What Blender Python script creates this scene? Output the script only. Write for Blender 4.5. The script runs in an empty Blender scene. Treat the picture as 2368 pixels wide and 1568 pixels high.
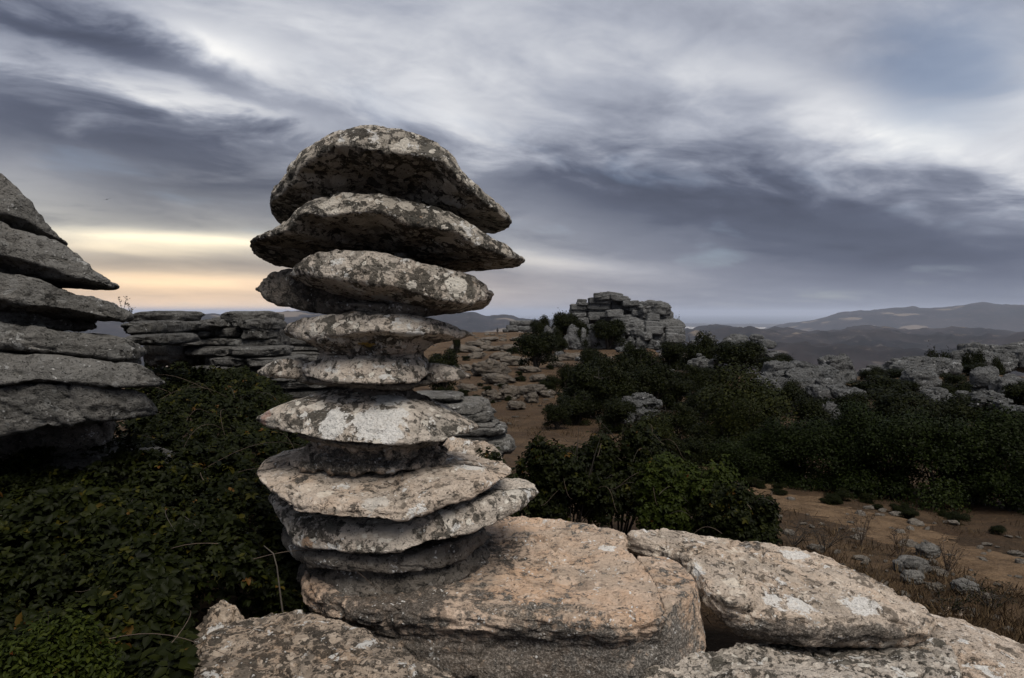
import bpy, math, random
import numpy as np
from mathutils import Vector, Matrix

# ------------------------------------------------------------------ camera, sky, sun, exposure
SC = bpy.context.scene
COL = SC.collection
W, H, F = 2367.0, 1568.0, 1610.0          # measuring frame of the photograph and focal length in it
EYE = 722.0                               # row of the eye level
PITCH = math.atan((H / 2 - EYE) / F)      # camera looks slightly down

cd = bpy.data.cameras.new('camera')
cam = bpy.data.objects.new('camera', cd)
COL.objects.link(cam)
cd.sensor_width = 36.0
cd.lens = 36.0 * F / W
cd.clip_start = 0.05
cd.clip_end = 400000.0
cam.location = (0, 0, 0)
cam.rotation_euler = (math.radians(90) - PITCH, 0, 0)
SC.camera = cam

CP, SP = math.cos(PITCH), math.sin(PITCH)


def ray(X, Y):
    a, b = (X - W / 2) / F, (H / 2 - Y) / F
    return np.array([a, CP + b * SP, b * CP - SP])


def at(X, Y, d):
    r = ray(X, Y)
    return r * (d / r[1])


SC.render.engine = 'CYCLES'
SC.cycles.use_denoising = True
SC.cycles.max_bounces = 6
SC.cycles.diffuse_bounces = 1
SC.cycles.glossy_bounces = 2
SC.cycles.transmission_bounces = 3
SC.cycles.volume_bounces = 0
SC.view_settings.view_transform = 'Standard'
SC.view_settings.look = 'None'
SC.view_settings.gamma = 1.0
SC.view_settings.use_curve_mapping = False
SC.view_settings.exposure = 0.88

HAZE = 1.9e-5                             # haze density per metre
SUN_EL, SUN_AZ = 58.0, 155.0              # degrees; azimuth clockwise from the view direction (behind, to the right)
sd = bpy.data.lights.new('sun', 'SUN')
sd.energy = 2.2
sd.angle = math.radians(38)
sd.color = (1.0, 0.93, 0.84)
sun = bpy.data.objects.new('sun', sd)
COL.objects.link(sun)
_e, _a = math.radians(SUN_EL), math.radians(SUN_AZ)
_to = Vector((math.sin(_a) * math.cos(_e), math.cos(_a) * math.cos(_e), math.sin(_e)))
sun.rotation_euler = _to.to_track_quat('Z', 'Y').to_euler()

world = bpy.data.worlds.new('World')
SC.world = world
world.use_nodes = True
world.cycles.sampling_method = 'MANUAL'
world.cycles.sample_map_resolution = 256
wt = world.node_tree
wt.nodes.clear()


class NT:
    """short hand for building node trees"""
    def __init__(self, tree):
        self.t = tree

    def node(self, kind, **kw):
        n = self.t.nodes.new(kind)
        for k, v in kw.items():
            setattr(n, k, v)
        return n

    def link(self, a, b):
        self.t.links.new(a, b)

    def put(self, sock, v):
        if hasattr(v, 'is_output') or isinstance(v, bpy.types.NodeSocket):
            self.t.links.new(v, sock)
        elif v is not None:
            sock.default_value = v

    def m(self, op, a, b=None, c=None, clamp=False):
        n = self.node('ShaderNodeMath', operation=op, use_clamp=clamp)
        self.put(n.inputs[0], a)
        if b is not None:
            self.put(n.inputs[1], b)
        if c is not None:
            self.put(n.inputs[2], c)
        return n.outputs[0]

    def v(self, op, a, b=None, scale=None):
        n = self.node('ShaderNodeVectorMath', operation=op)
        self.put(n.inputs[0], a)
        if b is not None:
            self.put(n.inputs[1], b)
        if scale is not None:
            self.put(n.inputs['Scale'], scale)
        return n.outputs['Value'] if op in ('DOT_PRODUCT', 'LENGTH', 'DISTANCE') else n.outputs[0]

    def comb(self, x, y, z):
        n = self.node('ShaderNodeCombineXYZ')
        self.put(n.inputs[0], x); self.put(n.inputs[1], y); self.put(n.inputs[2], z)
        return n.outputs[0]

    def noise(self, vec, scale, detail=4.0, rough=0.55, dist=0.0, out=0):
        n = self.node('ShaderNodeTexNoise')
        self.put(n.inputs['Vector'], vec)
        n.inputs['Scale'].default_value = scale
        n.inputs['Detail'].default_value = detail
        n.inputs['Roughness'].default_value = rough
        n.inputs['Distortion'].default_value = dist
        return n.outputs[out]

    def voro(self, vec, scale, feature='F1', out='Distance', rnd=1.0):
        n = self.node('ShaderNodeTexVoronoi', feature=feature)
        self.put(n.inputs['Vector'], vec)
        n.inputs['Scale'].default_value = scale
        n.inputs['Randomness'].default_value = rnd
        return n.outputs[out]

    def ramp(self, fac, stops, interp='LINEAR'):
        n = self.node('ShaderNodeValToRGB')
        n.color_ramp.interpolation = interp
        el = n.color_ramp.elements
        while len(el) < len(stops):
            el.new(0.5)
        for e, (p, c) in zip(el, stops):
            e.position = p
            e.color = (c, c, c, 1) if not isinstance(c, (tuple, list)) else (c[0], c[1], c[2], 1)
        self.put(n.inputs[0], fac)
        return n.outputs[0]

    def mix(self, fac, a, b, mode='MIX'):
        n = self.node('ShaderNodeMix', data_type='RGBA', blend_type=mode)
        self.put(n.inputs[0], fac)
        for s, val in ((n.inputs[6], a), (n.inputs[7], b)):
            if isinstance(val, (tuple, list)):
                s.default_value = (val[0], val[1], val[2], 1)
            else:
                self.put(s, val)
        return n.outputs[2]

    def step(self, x, lo, hi):
        n = self.node('ShaderNodeMapRange', interpolation_type='SMOOTHSTEP')
        self.put(n.inputs[0], x)
        self.put(n.inputs[1], lo)
        self.put(n.inputs[2], hi)
        return n.outputs[0]


def build_sky():
    n = NT(wt)
    tc = n.node('ShaderNodeTexCoord')
    d0 = n.v('NORMALIZE', tc.outputs['Generated'])
    sep = n.node('ShaderNodeSeparateXYZ')
    n.link(d0, sep.inputs[0])
    x, y, z = sep.outputs
    zz = n.m('MAXIMUM', n.m('ADD', z, 0.13), 0.05)
    az = math.radians(52)
    u = n.m('DIVIDE', n.m('ADD', n.m('MULTIPLY', x, math.sin(az)), n.m('MULTIPLY', y, math.cos(az))), zz)
    v = n.m('DIVIDE', n.m('SUBTRACT', n.m('MULTIPLY', x, math.cos(az)), n.m('MULTIPLY', y, math.sin(az))), zz)
    pl = n.comb(n.m('MULTIPLY', u, 0.75), v, 0.0)
    warp = n.noise(pl, 1.3, 2.0, 0.5, 0.0, 1)
    plw = n.v('ADD', pl, n.v('SCALE', n.v('SUBTRACT', warp, (0.5, 0.5, 0.5)), scale=0.55))
    n1 = n.noise(plw, 1.25, 5.0, 0.55)
    n2 = n.noise(n.v('ADD', n.v('MULTIPLY', plw, (1.1, 1.0, 1.0)), (7.3, 2.1, 4.4)), 3.4, 6.0, 0.58)
    # direction shifted a little by the cloud noise, so that the banks get torn edges
    shift = n.comb(n.m('SUBTRACT', n1, 0.5), n.m('SUBTRACT', n2, 0.5), n.m('MULTIPLY', n.m('SUBTRACT', n2, 0.5), 0.6))
    dw = n.v('ADD', d0, n.v('SCALE', shift, scale=0.24))
    B = n.ramp(z, [(0.0, 0.38), (0.05, 0.41), (0.16, 0.44), (0.30, 0.52), (0.42, 0.53), (0.6, 0.52)])
    fade = n.m('ADD', n.m('MULTIPLY', n.step(z, 0.02, 0.22), 0.75), 0.25)
    B = n.m('ADD', B, n.m('MULTIPLY', n.m('MULTIPLY', n.m('SUBTRACT', n1, 0.5), 0.55), fade))
    B = n.m('ADD', B, n.m('MULTIPLY', n.m('MULTIPLY', n.m('SUBTRACT', n2, 0.5), 0.44), fade))
    # banks and gaps of the cloud deck: (X, Y, half length, half width, slope in degrees, amount)
    for (X, Y, sx, sy, sl, amp) in CLOUDS:
        c = ray(X, Y); c /= np.linalg.norm(c)
        e1 = ray(X + 5 * math.cos(math.radians(sl)), Y + 5 * math.sin(math.radians(sl)))
        e1 = e1 - c * e1.dot(c); e1 /= np.linalg.norm(e1)
        e2 = np.cross(c, e1)
        src = dw if Y < 500 else d0
        a = n.v('DOT_PRODUCT', src, tuple(e1 * F / sx))
        b = n.v('DOT_PRODUCT', src, tuple(e2 * F / sy))
        q = n.m('ADD', n.m('MULTIPLY', a, a), n.m('MULTIPLY', b, b))
        front = n.m('GREATER_THAN', n.v('DOT_PRODUCT', d0, tuple(c)), 0.0)
        g = n.m('MULTIPLY', n.m('EXPONENT', n.m('MULTIPLY', q, -1.0)), front)
        B = n.m('MULTIPLY_ADD', g, amp, B)
    cloud = n.ramp(B, [(0.0, (.038, .045, .068)), (0.22, (.080, .092, .132)), (0.40, (.165, .182, .234)),
                       (0.56, (.305, .325, .380)), (0.76, (.55, .558, .585)), (0.92, (.84, .825, .79)), (1.0, (.92, .90, .85))])
    # evening warmth low in the west
    c = ray(330, 640); c /= np.linalg.norm(c)
    hx = n.m('SUBTRACT', n.m('ARCTAN2', x, y), math.atan2(c[0], c[1]))
    warm = n.m('MULTIPLY', n.m('EXPONENT', n.m('MULTIPLY', n.m('MULTIPLY', hx, hx), -4.0)),
               n.m('EXPONENT', n.m('MULTIPLY', n.m('MULTIPLY', z, z), -48.0)))
    tint = n.mix(n.step(z, 0.02, 0.11), (1.62, 1.10, 0.62), (1.36, 1.16, 0.74))
    cloud = n.mix(warm, cloud, n.mix(1.0, cloud, tint, 'MULTIPLY'))
    # blue evening sky above the clouds shows through where they are thin
    sky = n.node('ShaderNodeTexSky', sky_type='NISHITA', sun_disc=False)
    sky.sun_elevation = math.radians(SUN_EL)
    sky.sun_rotation = math.radians(SUN_AZ)
    sky.altitude = 1100.0
    skyc = n.mix(1.0, sky.outputs[0], (0.07, 0.07, 0.07), 'MULTIPLY')
    thin = n.step(n1, 0.56, 0.78)
    cc = n.mix(n.m('MULTIPLY', thin, 0.25), cloud, skyc)
    gap = ray(2190, 160); gap /= np.linalg.norm(gap)
    gd = n.v('LENGTH', n.v('SUBTRACT', dw, tuple(gap)))
    cc = n.mix(n.m('MULTIPLY', n.step(gd, 0.13, 0.02), 0.5), cc, skyc)
    bg = n.node('ShaderNodeBackground')
    n.link(cc, bg.inputs[0])
    bg.inputs[1].default_value = 0.74
    out = n.node('ShaderNodeOutputWorld')
    n.link(bg.outputs[0], out.inputs[0])


CLOUDS = [
    (220, 110, 330, 48, 17, -0.24), (60, 70, 160, 40, 17, -0.18), (480, 95, 150, 34, 14, 0.26), (280, 180, 300, 32, 14, 0.27),
    (520, 245, 170, 34, 14, 0.17), (330, 330, 420, 85, 12, -0.21), (80, 280, 200, 50, 10, -0.10),
    (950, 120, 360, 130, 14, 0.16), (1120, 310, 120, 55, 20, 0.18), (1480, 120, 260, 60, 22, 0.06),
    (1760, 470, 520, 85, 8, -0.26), (1450, 440, 260, 60, 10, -0.14), (2000, 600, 420, 60, 3, -0.12),
    (1900, 260, 300, 60, 22, 0.12), (2180, 335, 250, 62, 20, 0.26), (2340, 210, 160, 80, 24, 0.20), (2190, 150, 150, 60, 20, -0.10),
    (450, 440, 260, 40, 2, -0.10), (60, 440, 140, 50, 4, 0.10),
    (430, 553, 340, 17, 3.0, 0.38), (260, 574, 220, 15, 3.0, 0.20), (430, 652, 420, 20, 1.5, 0.26), (480, 712, 520, 30, 0, 0.30),
    (400, 630, 480, 110, 0, 0.13), (420, 602, 380, 18, 2.0, -0.06), (1330, 612, 260, 24, 6, 0.18), (1160, 590, 160, 24, 8, 0.12),
    (1250, 690, 300, 50, 0, 0.08),
]
build_sky()

# ------------------------------------------------------------------ numpy noise
_rng = np.random.RandomState(7)
_perm = np.concatenate([_rng.permutation(256)] * 3)
_grad = _rng.normal(size=(256, 3)); _grad /= np.linalg.norm(_grad, axis=1)[:, None]


def pn(p):
    """gradient noise at an (n,3) array, about -0.7..0.7"""
    p = np.asarray(p, dtype=np.float64)
    i = np.floor(p).astype(np.int64)
    f = p - i
    i &= 255
    w = f * f * f * (f * (f * 6 - 15) + 10)
    res = 0.0
    for dx in (0, 1):
        wx = w[:, 0] if dx else 1 - w[:, 0]
        for dy in (0, 1):
            wy = w[:, 1] if dy else 1 - w[:, 1]
            for dz in (0, 1):
                wz = w[:, 2] if dz else 1 - w[:, 2]
                h = _perm[_perm[_perm[(i[:, 0] + dx) & 255] + ((i[:, 1] + dy) & 255)] + ((i[:, 2] + dz) & 255)]
                g = _grad[h]
                res = res + wx * wy * wz * (g[:, 0] * (f[:, 0] - dx) + g[:, 1] * (f[:, 1] - dy) + g[:, 2] * (f[:, 2] - dz))
    return res


def fbm(p, octv=4, gain=0.5):
    p = np.asarray(p, dtype=np.float64)
    a, s, r = 1.0, 1.0, 0.0
    for k in range(octv):
        r = r + a * pn(p * s + k * 17.3)
        a *= gain; s *= 2.03
    return r


def ridged(p, octv=3):
    p = np.asarray(p, dtype=np.float64)
    a, s, r = 1.0, 1.0, 0.0
    for k in range(octv):
        r = r + a * (0.35 - np.abs(pn(p * s + k * 11.7)))
        a *= 0.5; s *= 2.1
    return r


# ------------------------------------------------------------------ object helpers
def tag(o, label=None, cat=None, group=None, kind=None):
    if label: o['label'] = label
    if cat: o['category'] = cat
    if group: o['group'] = group
    if kind: o['kind'] = kind
    return o


def empty(name, loc):
    o = bpy.data.objects.new(name, None)
    COL.objects.link(o)
    o.location = tuple(float(c) for c in loc)
    o.empty_display_size = 0.1
    return o


def link(name, me, mat=None, parent=None):
    o = bpy.data.objects.new(name, me)
    COL.objects.link(o)
    if mat is not None and not me.materials:
        me.materials.append(mat)
    if parent is not None:
        o.parent = parent
    return o


def mesh_fast(name, verts, quads=None, tris=None, smooth=True, attr=None):
    """mesh from numpy arrays"""
    me = bpy.data.meshes.new(name)
    verts = np.asarray(verts, dtype=np.float32)
    me.vertices.add(len(verts))
    me.vertices.foreach_set('co', verts.ravel())
    parts, starts, pos = [], [], 0
    for arr, k in ((quads, 4), (tris, 3)):
        if arr is not None and len(arr):
            arr = np.asarray(arr, dtype=np.int32)
            parts.append(arr.ravel())
            starts.append(pos + np.arange(len(arr), dtype=np.int32) * k)
            pos += arr.size
    li = np.concatenate(parts); ls = np.concatenate(starts)
    me.loops.add(len(li))
    me.loops.foreach_set('vertex_index', li)
    me.polygons.add(len(ls))
    me.polygons.foreach_set('loop_start', ls)
    me.update(calc_edges=True)
    me.validate()
    if smooth:
        me.polygons.foreach_set('use_smooth', np.ones(len(me.polygons), dtype=bool))
    if attr is not None:
        a = me.attributes.new('tint', 'FLOAT', 'POINT')
        a.data.foreach_set('value', np.asarray(attr, dtype=np.float32))
    return me


def grid_faces(R, N):
    r = np.arange(R - 1)[:, None]; c = np.arange(N)[None, :]
    c2 = (c + 1) % N
    return np.stack([r * N + c, (r + 1) * N + c, (r + 1) * N + c2, r * N + c2], axis=-1).reshape(-1, 4)


def grid_normals(P):
    du = np.roll(P, -1, axis=1) - np.roll(P, 1, axis=1)
    dv = np.gradient(P, axis=0)
    n = np.cross(du, dv)
    n /= np.linalg.norm(n, axis=2, keepdims=True) + 1e-9
    c = P.reshape(-1, 3).mean(0)
    if ((P - c) * n).sum() < 0:
        n = -n
    return n


def cells(p):
    """random value of the nearest jittered cell, and distance to the border of that cell"""
    p = np.asarray(p, dtype=np.float64)
    i = np.floor(p).astype(np.int64)
    d1 = np.full(len(p), 9.0); d2 = np.full(len(p), 9.0); val = np.zeros(len(p))
    for dx in (-1, 0, 1):
        for dy in (-1, 0, 1):
            for dz in (-1, 0, 1):
                c = i + np.array([dx, dy, dz])
                h = _perm[_perm[_perm[c[:, 0] & 255] + (c[:, 1] & 255)] + (c[:, 2] & 255)]
                q = c + 0.5 + 0.42 * _grad[h]
                d = np.linalg.norm(p - q, axis=1)
                new = d < d1
                d2 = np.where(new, d1, np.minimum(d2, d))
                val = np.where(new, h / 255.0, val)
                d1 = np.where(new, d, d1)
    return val, d2 - d1


def roughen(P, amp, seed, scale=1.0, strata=0.5):
    """rock relief: broad swells, broken facets, bedding steps, fine pitting and scars"""
    n = grid_normals(P)
    q = P.reshape(-1, 3) * scale + seed * 3.71
    w = np.stack([pn(q * 4.0), pn(q * 4.0 + 9.1), pn(q * 4.0 + 19.7)], 1)
    d = 0.8 * fbm(q * 1.7, 3) + 0.65 * ridged(q * 5.0, 3) + 0.48 * ridged(q * 14.0, 3) - 0.16
    val, edge = cells((q + 0.10 * w) * np.array([4.2, 4.2, 9.0]))
    d += 0.50 * (val - 0.5) - 0.30 * np.clip(1 - edge / 0.16, 0, 1)
    val, edge = cells((q + 0.05 * w) * np.array([11.0, 11.0, 17.0]))
    d += 0.34 * (val - 0.5) - 0.16 * np.clip(1 - edge / 0.12, 0, 1)
    d += strata * 0.8 * fbm((q + 0.08 * w) * np.array([1.8, 1.8, 14.0]), 3)
    d -= 1.6 * np.clip(fbm(q * 7.0 + 31, 2) - 0.36, 0, 1)
    val, edge = cells((q + 0.16 * w) * np.array([1.5, 1.5, 1.9]))
    d -= 1.1 * np.clip(1 - edge / 0.035, 0, 1) * (val > .35)
    return P + n * (amp * d).reshape(P.shape[0], P.shape[1], 1)


def loft(rings, rows, N):
    """rings: list of (N,3) loops from top to bottom; rows: number of rows between neighbours"""
    out = []
    for k in range(len(rings) - 1):
        for j in range(rows[k]):
            t = j / rows[k]
            out.append(rings[k] * (1 - t) + rings[k + 1] * t)
    out.append(rings[-1])
    return np.array(out)


def finish_rock(name, P, mat, parent, amp, seed, scale=1.0, strata=0.5, soft=2):
    for _ in range(soft):
        P[1:-1] = 0.5 * P[1:-1] + 0.25 * (P[:-2] + P[2:])
    top, bot = P[0].mean(0), P[-1].mean(0)
    P = roughen(P, amp, seed, scale, strata)
    P[0] = P[0].mean(0) * 0.0 + top; P[-1] = bot
    R, N = P.shape[:2]
    V = P.reshape(-1, 3)
    org = np.array(parent.location) if parent is not None else None
    if org is None:
        org = np.array([V[:, 0].mean(), V[:, 1].mean(), V[:, 2].min()])
    o = link(name, mesh_fast(name, V - org, grid_faces(R, N)), mat, parent)
    if parent is None:
        o.location = tuple(float(c) for c in org)
    return o


def poly_y(poly, xs):
    a = np.array(poly, dtype=float)
    return np.interp(xs, a[:, 0], a[:, 1])


def slab(name, U, L, dt, df, db, mat, parent, lean=0.06, back=None, dome=0.05, belly=0.05, raise_=0.0, bulge=0.02,
         amp=0.022, seed=1, N=200, face_rows=16, cap_rows=13, strata=0.5, plan=0.75, back_low=None):
    """A ledge of rock: U and L are the upper and lower edge of its face seen from the front, left to right.
    dt, df, db: distance of the ends, of the front and of the back.  back: the far edge of the top when it shows."""
    dtl, dtr = dt if isinstance(dt, tuple) else (dt, dt)
    nf = N // 2 + 1
    nb = N - nf
    t = np.linspace(0, 1, nf)
    s = np.sin(math.pi * t) ** plan
    tb = np.linspace(1, 0, nb + 2)[1:-1]
    sb = np.sin(math.pi * tb) ** plan

    def loop(poly, extra, isU):
        x0, x1 = poly[0][0], poly[-1][0]
        xs = x0 + (x1 - x0) * (1 - np.cos(math.pi * t)) / 2
        ys = poly_y(poly, xs)
        dep = dtl + (dtr - dtl) * t - ((dtl + (dtr - dtl) * t) - df) * s + extra * s
        fr = np.array([at(a, b, c) for a, b, c in zip(xs, ys, dep)])
        A, Bp = fr[0], fr[-1]
        depb = dtl + (dtr - dtl) * tb + (db - (dtl + (dtr - dtl) * tb)) * sb
        if isU and back is not None:
            bx0, bx1 = back[0][0], back[-1][0]
            xb = bx0 + (bx1 - bx0) * (1 - np.cos(math.pi * tb)) / 2
            yb = poly_y(back, xb)
            bk = np.array([at(a, b, c) for a, b, c in zip(xb, yb, depb)])
        else:
            k = (1 - np.cos(math.pi * tb)) / 2
            bk = A[None] * (1 - k)[:, None] + Bp[None] * k[:, None]
            bk[:, 1] = depb
            bk[:, 0] *= depb / (dtl + (dtr - dtl) * tb)
            if isU:
                bk[:, 2] += raise_ * sb
            elif back_low is not None:
                bk[:, 2] = bk[:, 2] * (1 - sb) + back_low * sb
        return np.concatenate([fr, bk])

    u = loop(U, lean, True)
    l = loop(L, 0.0, False)
    cu, cl = u.mean(0), l.mean(0)
    rings = []
    for q in (0.0, 0.35, 0.7, 0.92):
        r = cu + (u - cu) * q
        r[:, 2] += dome * (1 - q * q)
        rings.append(r)
    rings.append(u)
    mid = 0.5 * (u + l)
    outv = mid - 0.5 * (cu + cl); outv[:, 2] = 0
    outv /= np.linalg.norm(outv, axis=1)[:, None] + 1e-6
    rings.append(mid + outv * bulge)
    rings.append(l)
    for q in (0.92, 0.7, 0.35, 0.0):
        r = cl + (l - cl) * q
        r[:, 2] -= belly * (1 - q * q)
        rings.append(r)
    c = cap_rows
    rows = [c // 3, c // 2, c // 3, 3, face_rows // 2, face_rows // 2, 3, c // 3, c // 2, c // 3]
    return finish_rock(name, loft(rings, rows, len(u)), mat, parent, amp, seed, 1.0, strata)


def resample_loop(pts, N):
    p = np.array(pts, dtype=float)
    q = np.vstack([p, p[:1]])
    seg = np.linalg.norm(np.diff(q, axis=0), axis=1)
    cum = np.concatenate([[0], np.cumsum(seg)])
    s = np.linspace(0, cum[-1], N, endpoint=False)
    return np.stack([np.interp(s, cum, q[:, k]) for k in range(3)], axis=1)


def plate(name, outline, drop, mat, parent, dome=0.03, side=((0.03, 0.1), (0.06, 0.4), (0.02, 0.8), (-0.08, 1.0)), amp=0.02, seed=1,
          N=300, soft=1, strata=1.0, rows_side=9, top_rows=10):
    """A flat-lying rock: outline = its upper edge, (X, Y, distance) all the way round; drop = height of its sides;
    side = (outward offset, share of the drop) going down."""
    u = np.array([at(*p) for p in outline])
    u = resample_loop(u, N)
    for _ in range(3):
        u = 0.5 * u + 0.25 * (np.roll(u, 1, 0) + np.roll(u, -1, 0))
    c = u.mean(0)
    rings = []
    for q in (0.0, 0.3, 0.6, 0.85, 0.96):
        r = c + (u - c) * q
        r[:, 2] += dome * (1 - q * q)
        rings.append(r)
    rings.append(u)
    tn = np.roll(u, -3, 0) - np.roll(u, 3, 0)
    nrm = np.stack([tn[:, 1], -tn[:, 0], np.zeros(len(u))], 1)
    nrm /= np.linalg.norm(nrm, axis=1)[:, None] + 1e-9
    if ((u - c) * nrm).sum() < 0:
        nrm = -nrm
    for off, sh in side:
        r = u + nrm * off
        r[:, 2] -= drop * sh
        rings.append(r)
    b = rings[-1].mean(0) + (rings[-1] - rings[-1].mean(0)) * 0.4
    rings.append(b)
    rings.append(np.repeat(b.mean(0)[None], len(b), 0))
    rows = [top_rows, top_rows, top_rows, 6, 4] + [rows_side] * len(side) + [3, 2]
    return finish_rock(name, loft(rings, rows, N), mat, parent, amp, seed, 1.0, strata, soft)


def block_mesh(name, size, seed, e1=0.55, e2=0.5, res=(30, 44), amp=0.10, strata=0.0, grooves=0, jag=1.0):
    """weathered block, centre at the origin, size = full extents"""
    R, N = res
    ph = np.linspace(math.pi / 2, -math.pi / 2, R)
    th = np.linspace(0, 2 * math.pi, N, endpoint=False)

    def sp(c, e):
        return np.sign(c) * np.abs(c) ** e
    cp, sph = sp(np.cos(ph), e1), sp(np.sin(ph), e1)
    P = np.stack([cp[:, None] * sp(np.cos(th), e2)[None], cp[:, None] * sp(np.sin(th), e2)[None], np.repeat(sph[:, None], N, 1)], -1)
    asp = np.array([1.0, size[1] / size[0], max(0.35, size[2] / size[0])])
    q = P.reshape(-1, 3) * asp + seed * 5.13
    k = 1 + amp * (1.5 * fbm(q * 0.9, 3) + 0.7 * jag * ridged(q * 2.2, 3)).reshape(R, N, 1)
    P = P * k
    w = np.stack([pn(q * 2.5), pn(q * 2.5 + 9.1), pn(q * 2.5 + 19.7)], 1) * 0.22
    nr = grid_normals(P)
    val, edge = cells((q + w) * np.array([1.7, 1.7, 2.6]))
    d = amp * (1.5 * (val - 0.5) - 1.1 * jag * np.clip(1 - edge / 0.14, 0, 1))
    val, edge = cells((q + 0.5 * w) * np.array([4.1, 4.1, 6.5]))
    d += amp * (0.6 * (val - 0.5) - 0.55 * jag * np.clip(1 - edge / 0.16, 0, 1))
    if strata:
        d += strata * (1.0 * ridged((q + w) * np.array([1.6, 1.6, 7.0]), 3) + 0.5 * fbm(q * 7.0, 2))
    lim = min(1.0, 1.6 * min(size) / max(size))
    P = P + nr * (d * max(0.45, lim)).reshape(R, N, 1)
    P[0] = P[0].mean(0); P[-1] = P[-1].mean(0)
    P = P * (np.array(size) / 2)
    return mesh_fast(name, P.reshape(-1, 3), grid_faces(R, N))


def tube_arrays(pts, radii, sides=5):
    """vertices and quads of a tapered tube along pts"""
    p = np.array(pts, dtype=float)
    tan = np.gradient(p, axis=0)
    tan /= np.linalg.norm(tan, axis=1)[:, None] + 1e-9
    ref = np.array([0.31, 0.17, 0.93])
    a = np.cross(tan, ref); a /= np.linalg.norm(a, axis=1)[:, None] + 1e-9
    b = np.cross(tan, a)
    th = np.linspace(0, 2 * math.pi, sides, endpoint=False)
    r = np.array(radii)[:, None, None]
    V = p[:, None] + r * (np.cos(th)[None, :, None] * a[:, None] + np.sin(th)[None, :, None] * b[:, None])
    return V.reshape(-1, 3), grid_faces(len(p), sides)


def join_arrays(parts):
    vs, fs, o = [], [], 0
    for v, f in parts:
        vs.append(v); fs.append(f + o); o += len(v)
    return np.concatenate(vs), np.concatenate(fs)


# ------------------------------------------------------------------ materials
def new_mat(name):
    m = bpy.data.materials.new(name)
    m.use_nodes = True
    m.node_tree.nodes.clear()
    n = NT(m.node_tree)
    out = n.node('ShaderNodeOutputMaterial')
    b = n.node('ShaderNodeBsdfPrincipled')
    n.link(b.outputs[0], out.inputs[0])
    b.inputs['Roughness'].default_value = 0.95
    b.inputs['Specular IOR Level'].default_value = 0.15
    return m, n, b


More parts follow.
